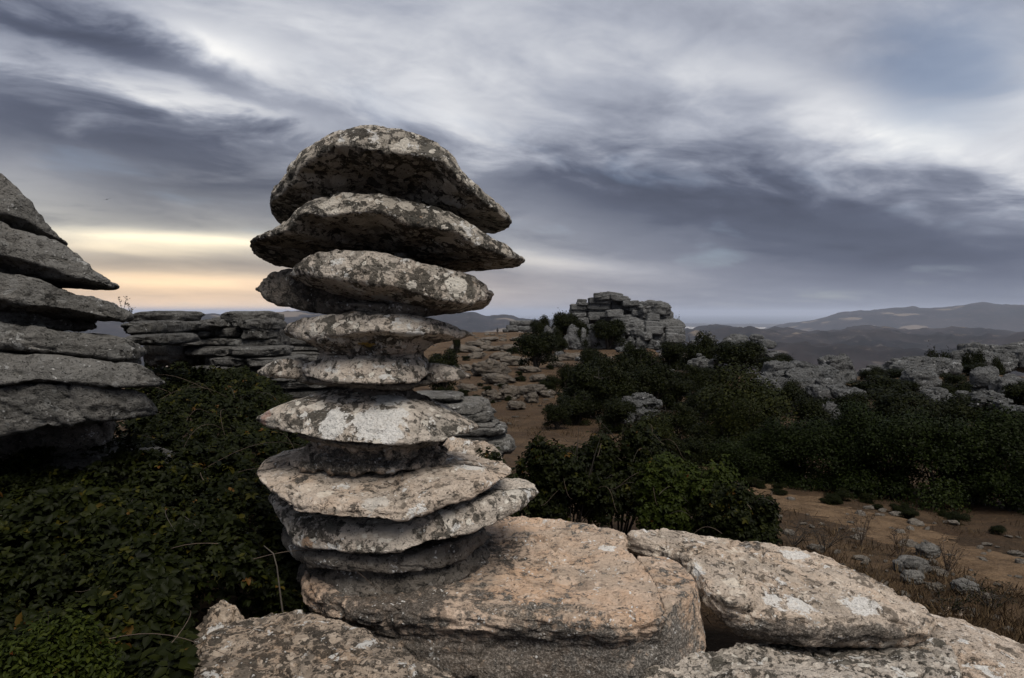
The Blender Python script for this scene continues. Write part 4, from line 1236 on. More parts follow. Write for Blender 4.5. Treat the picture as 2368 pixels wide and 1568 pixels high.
# ------------------------------------------------------------------ vegetation
def leaf_arrays(pos, nrm, size, rng, aspect=0.62, fold=0.25, detail=True):
    """leaves as small folded blades: pos (n,3), nrm (n,3) facing, size (n,)"""
    n = len(pos)
    nrm = nrm / (np.linalg.norm(nrm, axis=1)[:, None] + 1e-9)
    r = rng.normal(size=(n, 3))
    t = r - nrm * (r * nrm).sum(1)[:, None]
    t /= np.linalg.norm(t, axis=1)[:, None] + 1e-9
    return leaf_dir(pos, nrm, t, size, aspect, fold, detail)


def leaf_dir(pos, nrm, t, size, aspect, fold, detail):
    n = len(pos)
    b = np.cross(nrm, t)
    s = size[:, None]
    w = s * aspect * 0.5
    if detail:
        up = nrm * s * fold
        P = [pos, pos + t * s * .30 + b * w * .95 + up * .35, pos + t * s * .68 + b * w * .70 + up * .2, pos + t * s - nrm * s * .12,
             pos + t * s * .68 - b * w * .70 + up * .2, pos + t * s * .30 - b * w * .95 + up * .35]
        V = np.stack(P, 1).reshape(-1, 3)
        o = (np.arange(n) * 6)[:, None]
        quads = np.concatenate([o + np.array([[0, 1, 2, 3]]), o + np.array([[0, 3, 4, 5]])])
        return V, quads, None, 6
    P = [pos, pos + t * s * .5 + b * w, pos + t * s, pos + t * s * .5 - b * w]
    V = np.stack(P, 1).reshape(-1, 3)
    return V, (np.arange(n) * 4)[:, None] + np.arange(4)[None], None, 4


def crown_points(n, rng, clumps):
    """points and outward directions spread through a set of clumps (centre, radii)"""
    wts = np.array([c[1][0] * c[1][1] + c[1][0] * c[1][2] for c in clumps]); wts = wts / wts.sum()
    idx = rng.choice(len(clumps), n, p=wts)
    C = np.array([c[0] for c in clumps])[idx]; Rr = np.array([c[1] for c in clumps])[idx]
    v = rng.normal(size=(n, 3)); v /= np.linalg.norm(v, axis=1)[:, None]
    v[:, 2] = np.where(v[:, 2] < -0.3, -v[:, 2], v[:, 2])
    k = rng.uniform(0.25, 1.0, n) ** 0.45
    k *= 1 + 0.28 * fbm(v * 2.2 + idx[:, None] * 3.7, 2)
    out = rng.random(n) < 0.09
    k = np.where(out, k * rng.uniform(1.05, 1.42, n), k)
    return C + v * Rr * k[:, None], v, idx


def crown_mesh(name, size, seed, n, leaf, mat, nclump=16, detail=False, spread=0.85, upright=0.3):
    """size = full extents of the crown, standing on z=0"""
    rng = np.random.RandomState(seed)
    sx, sy, sz = size
    clumps = []
    for k in range(nclump):
        a = rng.uniform(0, 2 * math.pi); r = math.sqrt(rng.random()) * 0.33 * spread / .85
        h = rng.uniform(0.05, 0.74) * (1 - 1.0 * r * r)
        cr = rng.uniform(0.13, 0.25)
        clumps.append(((math.cos(a) * r * sx, math.sin(a) * r * sy, h * sz), (cr * sx, cr * sy, cr * sz * 1.05)))
    p, v, idx = crown_points(n, rng, clumps)
    p[:, 2] = np.maximum(p[:, 2], 0.01 * sz)
    nr = v + rng.normal(size=v.shape) * 0.55 + np.array([0, 0, upright])
    V, q, t, per = leaf_arrays(p, nr, leaf * rng.uniform(.6, 1.25, n), rng, 0.6, 0.25, detail)
    tint = np.clip(rng.beta(2, 2.6, n) * 0.9 + 0.25 * (rng.random(nclump)[idx] - .5), 0, 1)
    me = mesh_fast(name, V, q, t, False, np.repeat(tint, per))
    me.materials.append(mat)
    return me


def stem_mesh(name, size, seed, mat, n=7, thick=0.03):
    rng = np.random.RandomState(seed)
    sx, sy, sz = size
    parts = []
    for k in range(n):
        a = rng.uniform(0, 6.28); r = rng.uniform(.1, .42)
        e = np.array([math.cos(a) * r * sx, math.sin(a) * r * sy, sz * rng.uniform(.5, .98)])
        b = np.array([math.cos(a) * .04 * sx, math.sin(a) * .04 * sy, -.05 * sz])
        pts = [b * (1 - t) + e * t + np.array([math.sin(t * 5 + k), math.cos(t * 4 + k), 0]) * .03 * sx * t for t in np.linspace(0, 1, 7)]
        parts.append(tube_arrays(pts, np.linspace(thick, thick * .15, 7) * sx, 5))
        for j in range(3):
            t0 = rng.uniform(.4, .9); s0 = np.array(pts[int(t0 * 6)])
            e2 = s0 + np.array([rng.normal() * .15 * sx, rng.normal() * .15 * sy, rng.uniform(.05, .25) * sz])
            parts.append(tube_arrays([s0, (s0 + e2) / 2 + rng.normal(size=3) * .01 * sx, e2], np.array([.4, .25, .08]) * thick * sx, 4))
    v, f = join_arrays(parts)
    me = mesh_fast(name, v, f)
    me.materials.append(mat)
    return me


FAR_CROWNS = [crown_mesh('foliage', (1, 1, 1), 500 + k, 12000, 0.042, M['bush'], 20) for k in range(4)]
FAR_STEMS = [stem_mesh('stem', (1, 1, 1), 510 + k, M['bark']) for k in range(2)]
MID_CROWNS = [crown_mesh('foliage', (1, 1, 1), 520 + k, 26000, 0.026, M['olive'], 30) for k in range(2)]


def bush(X0, X1, Y0, Y1, d, label, k=0, kind='far', group=None, depth=0.9, cat='bush', rz=None):
    d = min(d, hit((X0 + X1) / 2, Y1))
    a, b = at(X0, Y0, d), at(X1, Y1, d)
    cx, w = (a[0] + b[0]) / 2, b[0] - a[0]
    cy = d + w * depth * .35
    base = min(gz(cx, cy), b[2])
    h = a[2] - base
    root = empty('bush', (cx, cy, base - 0.02))
    tag(root, label, cat, group)
    me = (FAR_CROWNS if kind == 'far' else MID_CROWNS)
    for m_, nm in ((me[k % len(me)], 'foliage'), (FAR_STEMS[k % 2], 'stem')):
        o = link(nm, m_, None, root)
        o.scale = (w * 1.25, w * depth * 1.25, h * 1.1) if nm == 'foliage' else (w, w * depth, h)
        o.rotation_euler = (0, 0, k * 1.9 if rz is None else rz)
    return root


bush(1194, 1286, 764, 856, 62, 'solitary round dark bush on the brown slope below the skyline rock', 0, rz=0)
bush(1226, 1275, 728, 772, 108, 'dark bush on the skyline, leftmost of those by the high outcrop', 1)
bush(1262, 1335, 716, 790, 106, 'spiky dark bush leaning against the high outcrop', 2)
bush(1318, 1362, 742, 776, 104, 'low dark bush in front of the high outcrop beside the spiky one', 3)
bush(1372, 1445, 736, 782, 102, 'black bush growing in the middle of the high outcrop front', 0)
bush(1546, 1586, 738, 766, 112, 'little tree at the right-hand end of the high outcrop', 1)
bush(1268, 1300, 758, 782, 98, 'tiny dark bush among the boulders at the outcrop foot', 3)
bush(1515, 1588, 786, 858, 56, 'dark bush below the right-hand end of the high outcrop', 2)
bush(1588, 1662, 770, 832, 66, 'leafy bush beside the small pointed rock stack', 3)
bush(1656, 1770, 786, 868, 56, 'wide bush in front of the sloping pale slab', 0)
bush(1765, 1850, 818, 862, 58, 'low bush at the lower end of the sloping pale slab', 1)
bush(986, 1062, 806, 854, 38, 'black bush peeping out right of the tower waist', 1)
bush(1362, 1470, 812, 905, 34, 'dark bush at the top of the big thicket on the slope', 0)
bush(1440, 1540, 812, 905, 33, 'rounded bush next to the top of the big thicket', 1)
bush(1290, 1400, 836, 965, 29, 'tall dark bush with bare stems at the near side of the big thicket', 2)
bush(1370, 1475, 850, 975, 28, 'dense black bush above the crumbly white rock', 3)
bush(1460, 1560, 840, 940, 31, 'black bush behind the crumbly white rock', 0)
bush(1530, 1610, 872, 950, 33, 'dark bush right of the crumbly white rock', 2)
bush(1560, 1640, 845, 915, 38, 'dark bush beneath the small cluster of white stones', 3)
bush(1616, 1860, 848, 1075, 20, 'tallest olive green bush in the middle distance', 0, 'mid', rz=.4)
bush(1640, 1780, 920, 1085, 17, 'olive bush spilling down in front of the tallest one', 1, 'mid')
bush(1440, 1590, 955, 1075, 15.5, 'olive bush between the crumbly white rock and the brambles', 2, 'mid')
bush(2144, 2206, 799, 832, 72, 'small dark tree on the ridge, left of the pair on the skyline', 2)
bush(2232, 2282, 806, 832, 70, 'small dark bush on the ridge, right of the pair on the skyline', 0)
bush(2000, 2060, 850, 892, 50, 'dark bush beyond the upright boulder', 1)
bush(1985, 2110, 872, 925, 36, 'thorny bush in front of the rocky ridge', 3)
bush(2060, 2140, 852, 880, 56, 'dark shrub strip on the low rocky ridge', 0)
bush(2180, 2240, 862, 900, 42, 'dark bush between the lone boulder and the broad crag', 2)
bush(2240, 2300, 840, 872, 60, 'dark bush in a cleft of the stepped ridge', 1)
bush(2290, 2330, 828, 858, 64, 'small dark bush in the layered ridge', 3)
bush(2170, 2300, 915, 975, 24, 'twiggy dark bush below the white jagged karst rock', 1)
bush(2010, 2160, 900, 960, 26, 'dark bush below the lone rounded boulder', 2)
bush(2290, 2420, 950, 1010, 20, 'dark bush at the frame edge above the hedge', 0)
bush(330, 352, 742, 758, 16, 'tiny dark shrub on the bedded ledges at the left', 0)
bush(560, 600, 744, 756, 30, 'tiny dark shrub beyond the capped outcrop', 2)

SCRUB = [(1290, 1380, 905, 985, 27), (1380, 1470, 920, 990, 24), (1530, 1620, 935, 1010, 22), (1580, 1680, 900, 985, 25), (1590, 1700, 985, 1080, 17), (1540, 1640, 1010, 1090, 15), 
         (1480, 1560, 880, 935, 32), (1620, 1700, 850, 905, 38), (1440, 1500, 790, 830, 50), (1340, 1400, 800, 842, 45), (1290, 1340, 842, 885, 38), (1850, 1960, 915, 985, 22), (1940, 2040, 905, 970, 24), (2080, 2190, 925, 990, 20),
         (1800, 1880, 880, 935, 30), (2060, 2130, 878, 915, 40), (2190, 2260, 880, 925, 34), (2330, 2420, 880, 930, 30), (1240, 1300, 868, 905, 38), (1255, 1320, 930, 985, 25)]
SCR = rank(SCRUB)
for i, (X0, X1, Y0, Y1, d) in enumerate(SCRUB):
    bush(X0, X1, Y0, Y1, d, 'low black scrub bush between the larger ones, %s from the left' % SCR[i], i + 1, group='low scrub between the larger bushes')
_rs = random.Random(12)
for i in range(46):
    X = _rs.uniform(1010, 1330); Y = _rs.uniform(785, 960); w_ = _rs.uniform(12, 30)
    if i > 30:
        X = _rs.uniform(1720, 2380); Y = 1118 + (X - 1700) * .17 + _rs.uniform(-12, 16); w_ = _rs.uniform(20, 46)
    bush(X - w_ / 2, X + w_ / 2, Y - w_ * .6, Y, 90, 'ankle-high dark shrub dotted on the brown slope behind the tower' if i <= 30 else 'ankle-high dark shrub along the foot of the hedge', i, group='ankle-high shrubs on the slope' if i <= 30 else 'ankle-high shrubs by the hedge', cat='shrub')

# dark bramble hedge beyond the path: four plants grown together
HEDGE = [(1700, 1850, 985, 1112, 14.0, 'darkest bramble bush at the far end of the hedge'), (1790, 2010, 945, 1140, 13.6, 'dense bramble bush, second from the far end of the hedge'),
         (1960, 2200, 928, 1165, 13.0, 'dense bramble bush in the middle of the hedge'), (2140, 2390, 930, 1195, 12.2, 'dense bramble bush near the frame edge of the hedge'), (2320, 2560, 950, 1225, 11.6, 'bramble bush leaving the frame at the near end of the hedge')]
HEDGE_ME = [crown_mesh('foliage', (1, 1, 1), 540 + k, 42000, 0.024, M['hedge'], 34, False, 1.05) for k in range(2)]
for i, (X0, X1, Y0, Y1, d, lab) in enumerate(HEDGE):
    a, b = at(X0, Y0, d), at(X1, Y1, d)
    w = b[0] - a[0]
    cx, cy = (a[0] + b[0]) / 2, d + w * .55
    base = min(gz(cx, cy), b[2])
    root = empty('bramble_bush', (cx, cy, base - .10))
    tag(root, lab, 'bush', 'bramble bushes of the dark hedge')
    for me_, nm in ((HEDGE_ME[i % 2], 'foliage'), (FAR_STEMS[i % 2], 'stem')):
        o = link(nm, me_, None, root)
        o.scale = (w * 1.3, w * 0.95, (a[2] - base) * 1.12) if nm == 'foliage' else (w * .75, w * .6, (a[2] - base) * .72)
        o.rotation_euler = (0, 0, i * 2.2)


# ---- brambles close by: five-fingered leaves on arching canes
def bramble_leaves(pos, nrm, size, rng):
    """compound leaves: three or five leaflets each"""
    n = len(pos)
    nrm = nrm / np.linalg.norm(nrm, axis=1)[:, None]
    r = rng.normal(size=(n, 3)); r[:, 2] -= .25
    t = r - nrm * (r * nrm).sum(1)[:, None]; t /= np.linalg.norm(t, axis=1)[:, None]
    b = np.cross(nrm, t)
    Vs, Qs, Ts, tint, o = [], [], [], [], 0
    base = np.clip(rng.beta(2.0, 2.4, n) * .82, 0, 1)
    odd = rng.random(n)
    base = np.where(odd > .995, rng.uniform(.93, 1.0, n), np.where(odd > .965, rng.uniform(.80, .88, n), base))
    base = np.clip(base, 0, 1)
    for k, (ang, sc) in enumerate(((0, 1.0), (1.15, .82), (-1.15, .82), (2.0, .6), (-2.0, .6))):
        keep = np.ones(n, bool) if k < 3 else (rng.random(n) < .35)
        d = t * math.cos(ang) + b * math.sin(ang)
        tilt = nrm + rng.normal(size=nrm.shape) * .22
        tilt -= d * (tilt * d).sum(1)[:, None]; tilt /= np.linalg.norm(tilt, axis=1)[:, None]
        d2 = d - nrm * rng.uniform(.0, .45, n)[:, None]; d2 /= np.linalg.norm(d2, axis=1)[:, None]
        nn = tilt - d2 * (tilt * d2).sum(1)[:, None]; nn /= np.linalg.norm(nn, axis=1)[:, None]
        V, q, tr, per = leaf_dir((pos + d * size[:, None] * .12)[keep], nn[keep], d2[keep], (size * sc)[keep], .68, .28, True)
        Vs.append(V); Qs.append(q + o); o += len(V)
        tint.append(np.repeat(np.clip(base[keep] + rng.normal(size=keep.sum()) * .04, 0, 1), per))
    return np.concatenate(Vs), np.concatenate(Qs), None, np.concatenate(tint)


def thicket(root, X0, X1, d0, d1, topf, n, size, seed, mat):
    """leaves over and inside an uneven mound; topf(x, d) gives its height"""
    rng = np.random.RandomState(seed)
    d = np.sqrt(rng.uniform(d0 * d0, d1 * d1, n))
    X = rng.uniform(0, 1, n)
    xl = np.array([X0(v) for v in d]); xr = np.array([X1(v) for v in d])
    px = xl + (xr - xl) * X
    x = (px - W / 2) / F * d
    p = np.stack([x, d, np.zeros(n)], 1)
    h = topf(px, d) + .30 * fbm(p * 1.3 + seed, 3) + .16 * fbm(p * 4.1, 2)
    var = fbm(p * 2.1 + 40, 3)
    depth = rng.exponential(.13, n) + .25 * np.clip(-var - .12, 0, 1)
    depth = np.minimum(depth, .9)
    p[:, 2] = h - depth
    e = .05
    gx = (1.3 * fbm((p + [e, 0, 0]) * 1.3 + seed, 2) - 1.3 * fbm(p * 1.3 + seed, 2)) * .20 / e
    gy = (1.3 * fbm((p + [0, e, 0]) * 1.3 + seed, 2) - 1.3 * fbm(p * 1.3 + seed, 2)) * .20 / e
    nr = np.stack([-gx, -gy - .35, np.ones(n)], 1) + rng.normal(size=(n, 3)) * .45
    keep = (var > -.14) | (rng.random(n) < .22)
    sz = size * rng.uniform(.55, 1.35, n) * (1 + .7 * fbm(p * 1.1 + 77, 2))
    V, q, t, tint = bramble_leaves(p[keep], nr[keep], sz[keep], rng)
    me = mesh_fast('foliage', V - np.array(root.location), q, t, False, tint)
    return link('foliage', me, mat, root)


def canes(root, n, rng, start, length, mat, rise=.35, th=.0028):
    for k in range(n):
        s = np.array(start(rng))
        a = rng.uniform(0, 6.28); L = length * rng.uniform(.5, 1.2)
        dirv = np.array([math.cos(a), math.sin(a), 0])
        side = np.array([-dirv[1], dirv[0], 0])
        pts = [s + dirv * L * t + np.array([0, 0, rise * L * math.sin(math.pi * min(1, t * 1.15)) - .12 * L * t]) + side * .16 * L * math.sin(t * 3 + k) for t in np.linspace(0, 1, 12)]
        v, f = tube_arrays(pts, np.linspace(th, th * .4, 12), 5)
        link('cane', mesh_fast('cane', v - np.array(root.location), f), mat if k % 3 else M['dead'], root)


def z_of(Y, d):
    return (EYE - Y) / F * d


near = empty('bramble_thicket', (-2.6, 4.5, gz(-2.6, 4.5)))
tag(near, 'dark green bramble thicket filling the lower left in front of the overhang', 'bramble')
_dt = np.array([2.4, 3.2, 4.0, 5.0, 6.0, 6.8])
_zt = np.array([-1.60, -1.62, -1.58, -1.48, -1.36, -1.40])


def top_near(px, d):
    z = np.interp(d, _dt, _zt)
    return z - .50 * sst(px, 540, 700) * (d > 3.6) - .30 * sst(px, 380, 520) * (d < 4.3) * (d > 2.0)


thicket(near, lambda v: -420.0, lambda v: 730.0 if v > 4.35 else 415.0, 2.6, 6.6, top_near, 30000, .058, 601, M['bramble'])
canes(near, 14, np.random.RandomState(3), lambda r: (lambda d, X: ((X - W / 2) / F * d, d, float(top_near(np.array([X]), np.array([d]))[0]) - .05))(r.uniform(3.2, 6.2), r.uniform(-100, 600)), 1.1, M['cane'], .10)
far_b = empty('bramble_thicket', (-3.6, 9.0, gz(-3.6, 9.0)))
tag(far_b, 'green bramble bank rising between the layered rock tower and the bedded outcrop', 'bramble')
_df = np.array([6.2, 7.5, 9.0, 11.0, 13.0])
_zf = np.array([-1.42, -1.34, -1.20, -1.06, -1.02])


def top_far(px, d):
    return np.interp(d, _df, _zf) - .35 * sst(px, 520, 760) - .03 * d * sst(px, 600, 700)


thicket(far_b, lambda v: 290.0 if v > 8.2 else 150.0, lambda v: 780.0, 6.3, 12.8, top_far, 24000, .060, 602, M['bramble'])
canes(far_b, 14, np.random.RandomState(4), lambda r: (lambda d, X: ((X - W / 2) / F * d, d, float(top_far(np.array([X]), np.array([d]))[0]) - .05))(r.uniform(6.5, 12), r.uniform(340, 680)), 1.3, M['cane'], .2)


def near_bush(X0, X1, Y0, Y1, d, label, n, leaf, seed, mat, nclump=22, compound=True, ncane=14, name='bramble_bush', depth=.8):
    a, b = at(X0, Y0, d), at(X1, Y1, d)
    w = b[0] - a[0]; cx, cy = (a[0] + b[0]) / 2, d + .15 * w
    base = gz(cx, cy)
    h = a[2] - base
    root = empty(name, (cx, cy, base))
    tag(root, label, 'bush')
    rng = np.random.RandomState(seed)
    clumps = []
    for k in range(nclump):
        an = rng.uniform(0, 6.28); r = math.sqrt(rng.random()) * .36
        cr = rng.uniform(.12, .22)
        clumps.append(((math.cos(an) * r * w, math.sin(an) * r * w * depth, h * (1 - cr) * rng.uniform(.35, 1.0) * (1 - 1.0 * r * r)), (cr * w, cr * w * depth, cr * h * 1.3)))
    p, v, idx = crown_points(n, rng, clumps)
    p[:, 2] = np.maximum(p[:, 2], .03)
    nr = v + rng.normal(size=v.shape) * .5 + np.array([0, -.15, .45])
    if compound:
        V, q, t, tint = bramble_leaves(p, nr, leaf * rng.uniform(.6, 1.3, n), rng)
    else:
        V, q, t, per = leaf_arrays(p, nr, leaf * rng.uniform(.6, 1.3, n), rng, .5, .25, True)
        tint = np.repeat(np.clip(rng.beta(2, 2, n), 0, 1), per)
    link('foliage', mesh_fast('foliage', V, q, t, False, tint), mat, root)
    link('stem', stem_mesh('stem', (w, w * depth, h), seed + 1, M['bark'], 9, .012), None, root)
    if ncane:
        canes(root, ncane, np.random.RandomState(seed + 2), lambda r: (cx + r.uniform(-.35, .35) * w, cy + r.uniform(-.3, .3) * w, base + h * r.uniform(.5, .85)), .45 * w, M['cane'], .25, .003)
    return root


near_bush(1180, 1440, 985, 1215, 7.6, 'bramble bush directly right of the tower behind the sandy ledge', 7000, .05, 611, M['bramble'])
near_bush(1310, 1560, 968, 1225, 8.6, 'tall bramble bush with seed heads behind the sandy ledge', 8000, .05, 612, M['bramble'])
near_bush(1470, 1720, 1060, 1240, 7.4, 'yellowish green bramble bush behind the long rounded slab', 8000, .045, 613, M['shrub'])
near_bush(1620, 1830, 1120, 1262, 6.9, 'low dark bramble with a long drooping cane beside the path', 5000, .045, 614, M['bramble'])
near_bush(-120, 230, 1445, 1600, 3.0, 'small-leaved olive shrub in the lower left corner', 12000, .030, 615, M['shrub'], compound=False, ncane=0, name='shrub')
near_bush(1060, 1220, 1050, 1180, 7.2, 'small bramble bush hugging the seventh slab on the path side', 3000, .045, 616, M['bramble'], ncane=4)

# ---- dry grass and stalks on the open ground
def blades(P, rng, rep_, spread, h0, h1, lean, width, label):
    n = len(P) * rep_
    P = np.repeat(P, rep_, 0)
    P = P + np.concatenate([rng.normal(size=(n, 2)) * (spread * P[:, 1])[:, None], np.zeros((n, 1))], 1)
    t = rng.normal(size=(n, 3)) * lean; t[:, 2] = 1; t /= np.linalg.norm(t, axis=1)[:, None]
    r = rng.normal(size=(n, 3)); nr = r - t * (r * t).sum(1)[:, None]; nr /= np.linalg.norm(nr, axis=1)[:, None]
    V, q, _, per = leaf_dir(P, nr, t, rng.uniform(h0, h1, n), width, 0, False)
    o = link('dry_grass', mesh_fast('dry_grass', V, q, None, False, np.repeat(rng.random(n), per)), M['straw'])
    tag(o, label, 'grass', kind='stuff')


def on_ground(XY, dmin):
    d = np.array([hit(X, Y, dmin) for X, Y in XY])
    P = np.array([at(X, Y, dd) for (X, Y), dd in zip(XY, d)])
    P[:, 2] = ground_z(P[:, 0], P[:, 1]) - .005
    return P


PATH = np.array([(1600, 1062), (1660, 1092), (1730, 1122), (1850, 1162), (2000, 1208), (2150, 1256), (2300, 1306), (2500, 1380)], float)


def path():
    """worn dirt track, a thin sheet on the ground with frayed edges"""
    xs = np.linspace(1600, 2500, 420)
    c = on_ground(np.stack([xs, np.interp(xs, PATH[:, 0], PATH[:, 1])], 1), 4.6)[:, :2]
    for _ in range(12):
        c[1:-1] = .5 * c[1:-1] + .25 * (c[:-2] + c[2:])
    t = np.gradient(c, axis=0); t /= np.linalg.norm(t, axis=1)[:, None]
    nr = np.stack([-t[:, 1], t[:, 0]], 1)
    K = 15
    V = []
    for i in range(len(c)):
        q = np.array([[c[i, 0], c[i, 1], 0]])
        hw = .85 * (1 + .8 * fbm(q * .9, 3)[0] + .7 * fbm(q * 3.5, 3)[0]); hw2 = .85 * (1 + .8 * fbm(q * .9 + 50, 3)[0] + .7 * fbm(q * 3.5 + 50, 3)[0])
        for k in range(K):
            w_ = -hw2 + (hw + hw2) * k / (K - 1)
            V.append((*(c[i] + nr[i] * w_), -.03 if k in (0, K - 1) else .022 * min(1, k / 4, (K - 1 - k) / 4) + .02 * fbm(np.array([[c[i, 0] * 3 + k, c[i, 1] * 3, k * .7]]), 2)[0]))
    V = np.array(V)
    V[:, 2] += ground_z(V[:, 0], V[:, 1])
    r = np.arange(len(c) - 1)[:, None]; k = np.arange(K - 1)[None]
    q = np.stack([r * K + k, (r + 1) * K + k, (r + 1) * K + k + 1, r * K + k + 1], -1).reshape(-1, 4)[:, ::-1]
    m, n, b = new_mat('worn_earth')
    tc = n.node('ShaderNodeTexCoord')
    a = n.noise(tc.outputs['Object'], 3.0, 7.0, .7); f = n.noise(tc.outputs['Object'], 24.0, 5.0, .7)
    col = n.mix(n.step(a, .35, .65), (.082, .052, .029), (.160, .106, .062))
    col = n.mix(n.m('MULTIPLY', n.step(f, .46, .32), .6), col, (.045, .03, .018))
    col = n.mix(n.m('MULTIPLY', n.step(f, .52, .70), .6), col, (.20, .145, .095))
    n.link(col, b.inputs['Base Color'])
    bp = n.node('ShaderNodeBump'); bp.inputs['Distance'].default_value = .1
    n.link(n.m('ADD', a, n.m('MULTIPLY', f, .4)), bp.inputs['Height']); n.link(bp.outputs[0], b.inputs['Normal'])
    tag(link('path', mesh_fast('path', V, q), m), kind='structure')


path()


def dry_grass():
    rng = np.random.RandomState(77)
    n = 5200
    X = rng.uniform(1650, 2500, n); Y = 1115 + (X - 1650) * .16 + rng.uniform(-25, 330, n)
    k = fbm(np.stack([X / 70, Y / 26, np.zeros(n)], 1), 3) + .25 * (Y - (1150 + (X - 1650) * .16)) / 200
    k = k - 1.0 * (np.abs(Y - np.interp(X, PATH[:, 0], PATH[:, 1])) < 26 + (X - 1600) * .03)
    keep = (k > .16) | ((k > -.4) & (rng.random(n) < .06))
    blades(on_ground(np.stack([X, Y], 1)[keep], 4.6), rng, 7, .010, .03, .17, .6, .06, 'short dry grass on the open ground by the path')


dry_grass()


def slope_grass():
    rng = np.random.RandomState(78)
    n = 2400
    X = rng.uniform(1000, 1480, n); Y = 772 + 240 * rng.random(n) ** 1.2
    k = fbm(np.stack([X / 60, Y / 20, np.zeros(n)], 1), 3)
    keep = k > -.02
    blades(on_ground(np.stack([X, Y], 1)[keep], 8.0), rng, 8, .006, .04, .16, .6, .14, 'dry grass tufts on the brown slope')


slope_grass()


def twig_plant(name, base, h, spread, n, seed, label, mat, leafmat=None, th=.004, leaf=.02, cat='plant'):
    rng = np.random.RandomState(seed)
    root = empty(name, base)
    tag(root, label, cat)
    tips, parts = [], []
    for k in range(n):
        a = rng.uniform(0, 6.28); e = np.array([math.cos(a) * spread * rng.uniform(.3, 1), math.sin(a) * spread * rng.uniform(.3, 1), h * rng.uniform(.65, 1)])
        pts = [e * t + np.array([math.sin(3 * t + k), math.cos(2 * t + k), 0]) * spread * .15 * t for t in np.linspace(0, 1, 8)]
        pts[0] = np.array([0, 0, -.05 * h])
        parts.append(tube_arrays(pts, np.linspace(th, th * .35, 8), 5))
        for j in range(7):
            s0 = pts[rng.randint(2, 8)]
            e2 = s0 + rng.normal(size=3) * np.array([1, 1, .5]) * spread * .28 + np.array([0, 0, .10 * h])
            parts.append(tube_arrays([s0, (s0 + e2) / 2, e2], np.array([.5, .4, .2]) * th, 4))
            tips += [e2, (s0 + e2) / 2]
    v, f = join_arrays(parts)
    link('stem', mesh_fast('stem', v, f), mat, root)
    if leafmat is not None:
        p = np.repeat(np.array(tips), 3, 0) + rng.normal(size=(len(tips) * 3, 3)) * .02 * h
        V, q, t, per = leaf_arrays(p, rng.normal(size=p.shape) + [0, 0, .6], leaf * rng.uniform(.6, 1.2, len(p)), rng, .6, .2, True)
        link('leaves', mesh_fast('leaves', V, q, t, False, np.repeat(rng.random(len(p)) * .9, per)), leafmat, root)
    return root


twig_plant('sprig', at(283, 722, 6.7), .17, .06, 2, 1, 'bare twig sprouting from the third layer of the left rock tower', M['bark'], M['bush'], .0022, .012)
twig_plant('sprig', at(303, 728, 6.7), .11, .05, 2, 2, 'leafy sprig at the tip of the third layer of the left rock tower', M['bark'], M['bush'], .0022, .014)
for i, (X, Y, hh, sp, lab) in enumerate([(1905, 1275, .42, .35, 'black leafless thornbush behind the crest of the long rounded slab'), (1835, 1262, .35, .35, 'dark twisted dead branch at the near end of the low bramble'),
                                         (1990, 1260, .40, .16, 'thin dry stalks in the path beyond the long rounded slab'), (2080, 1290, .38, .14, 'brown stalks behind the hump-backed boulder'),
                                         (2190, 1330, .40, .16, 'dry brown weed to the right of the hump-backed boulder'), (2290, 1420, .30, .25, 'dark twiggy shrub in front of the pale flat rock'), (2190, 1415, .22, .25, 'small twiggy shrub behind the end of the long slab'),
                                         (1700, 1085, .7, .6, 'pale dead twigs sticking out near the start of the path'), (1470, 1090, .75, .35, 'long bare stems rising out of the brambles')]):
    d = hit(X, Y, 5.2)
    p = at(X, Y, d)
    twig_plant('dry_bush' if i < 2 else 'dry_weed', (p[0], p[1], gz(p[0], p[1])), hh, sp, 7, 20 + i, lab, M['bark'] if i in (0, 1, 5, 6) else M['dead'] if i in (7, 8) else M['cane'], M['bush'] if i in (5, 6) else (M['straw'] if i in (2, 3, 4) else None), .006, .018)
# a dead stalk with seed whorls in the crevice, and a bare cane in the hollow
st = empty('thistle_stalk', at(973, 1568, 3.75))
tag(st, 'dried brown seed stalk standing in the dark crevice by the pitted slab', 'plant')
v, f = tube_arrays([(0, 0, -.1), (.002, 0, .06), (.0, 0, .17)], [.003, .0026, .0015], 5)
link('stem', mesh_fast('stem', v, f), M['cane'], st)
for k in range(4):
    me = block_mesh('seed_head', (.026 - .003 * k, .026 - .003 * k, .018), 700 + k, .9, .9, (10, 14), .35)
    me.materials.append(M['straw'] if False else M['dead'])
    o = link('seed_head', me, None, st); o.location = (.001 * k, 0, .07 + .03 * k)
cane = empty('bare_cane', at(652, 1420, 4.12))
tag(cane, 'single bare grey cane rising from the pitted slab into the dark hollow', 'plant')
pts = [at(655, 1425, 4.12), at(650, 1390, 4.12), at(645, 1350, 4.14), at(640, 1310, 4.16), at(632, 1280, 4.2), at(610, 1262, 4.25)]
v, f = tube_arrays(np.array(pts) - np.array(cane.location), np.linspace(.006, .003, 6), 6)
link('stem', mesh_fast('stem', v, f), M['dead'], cane)

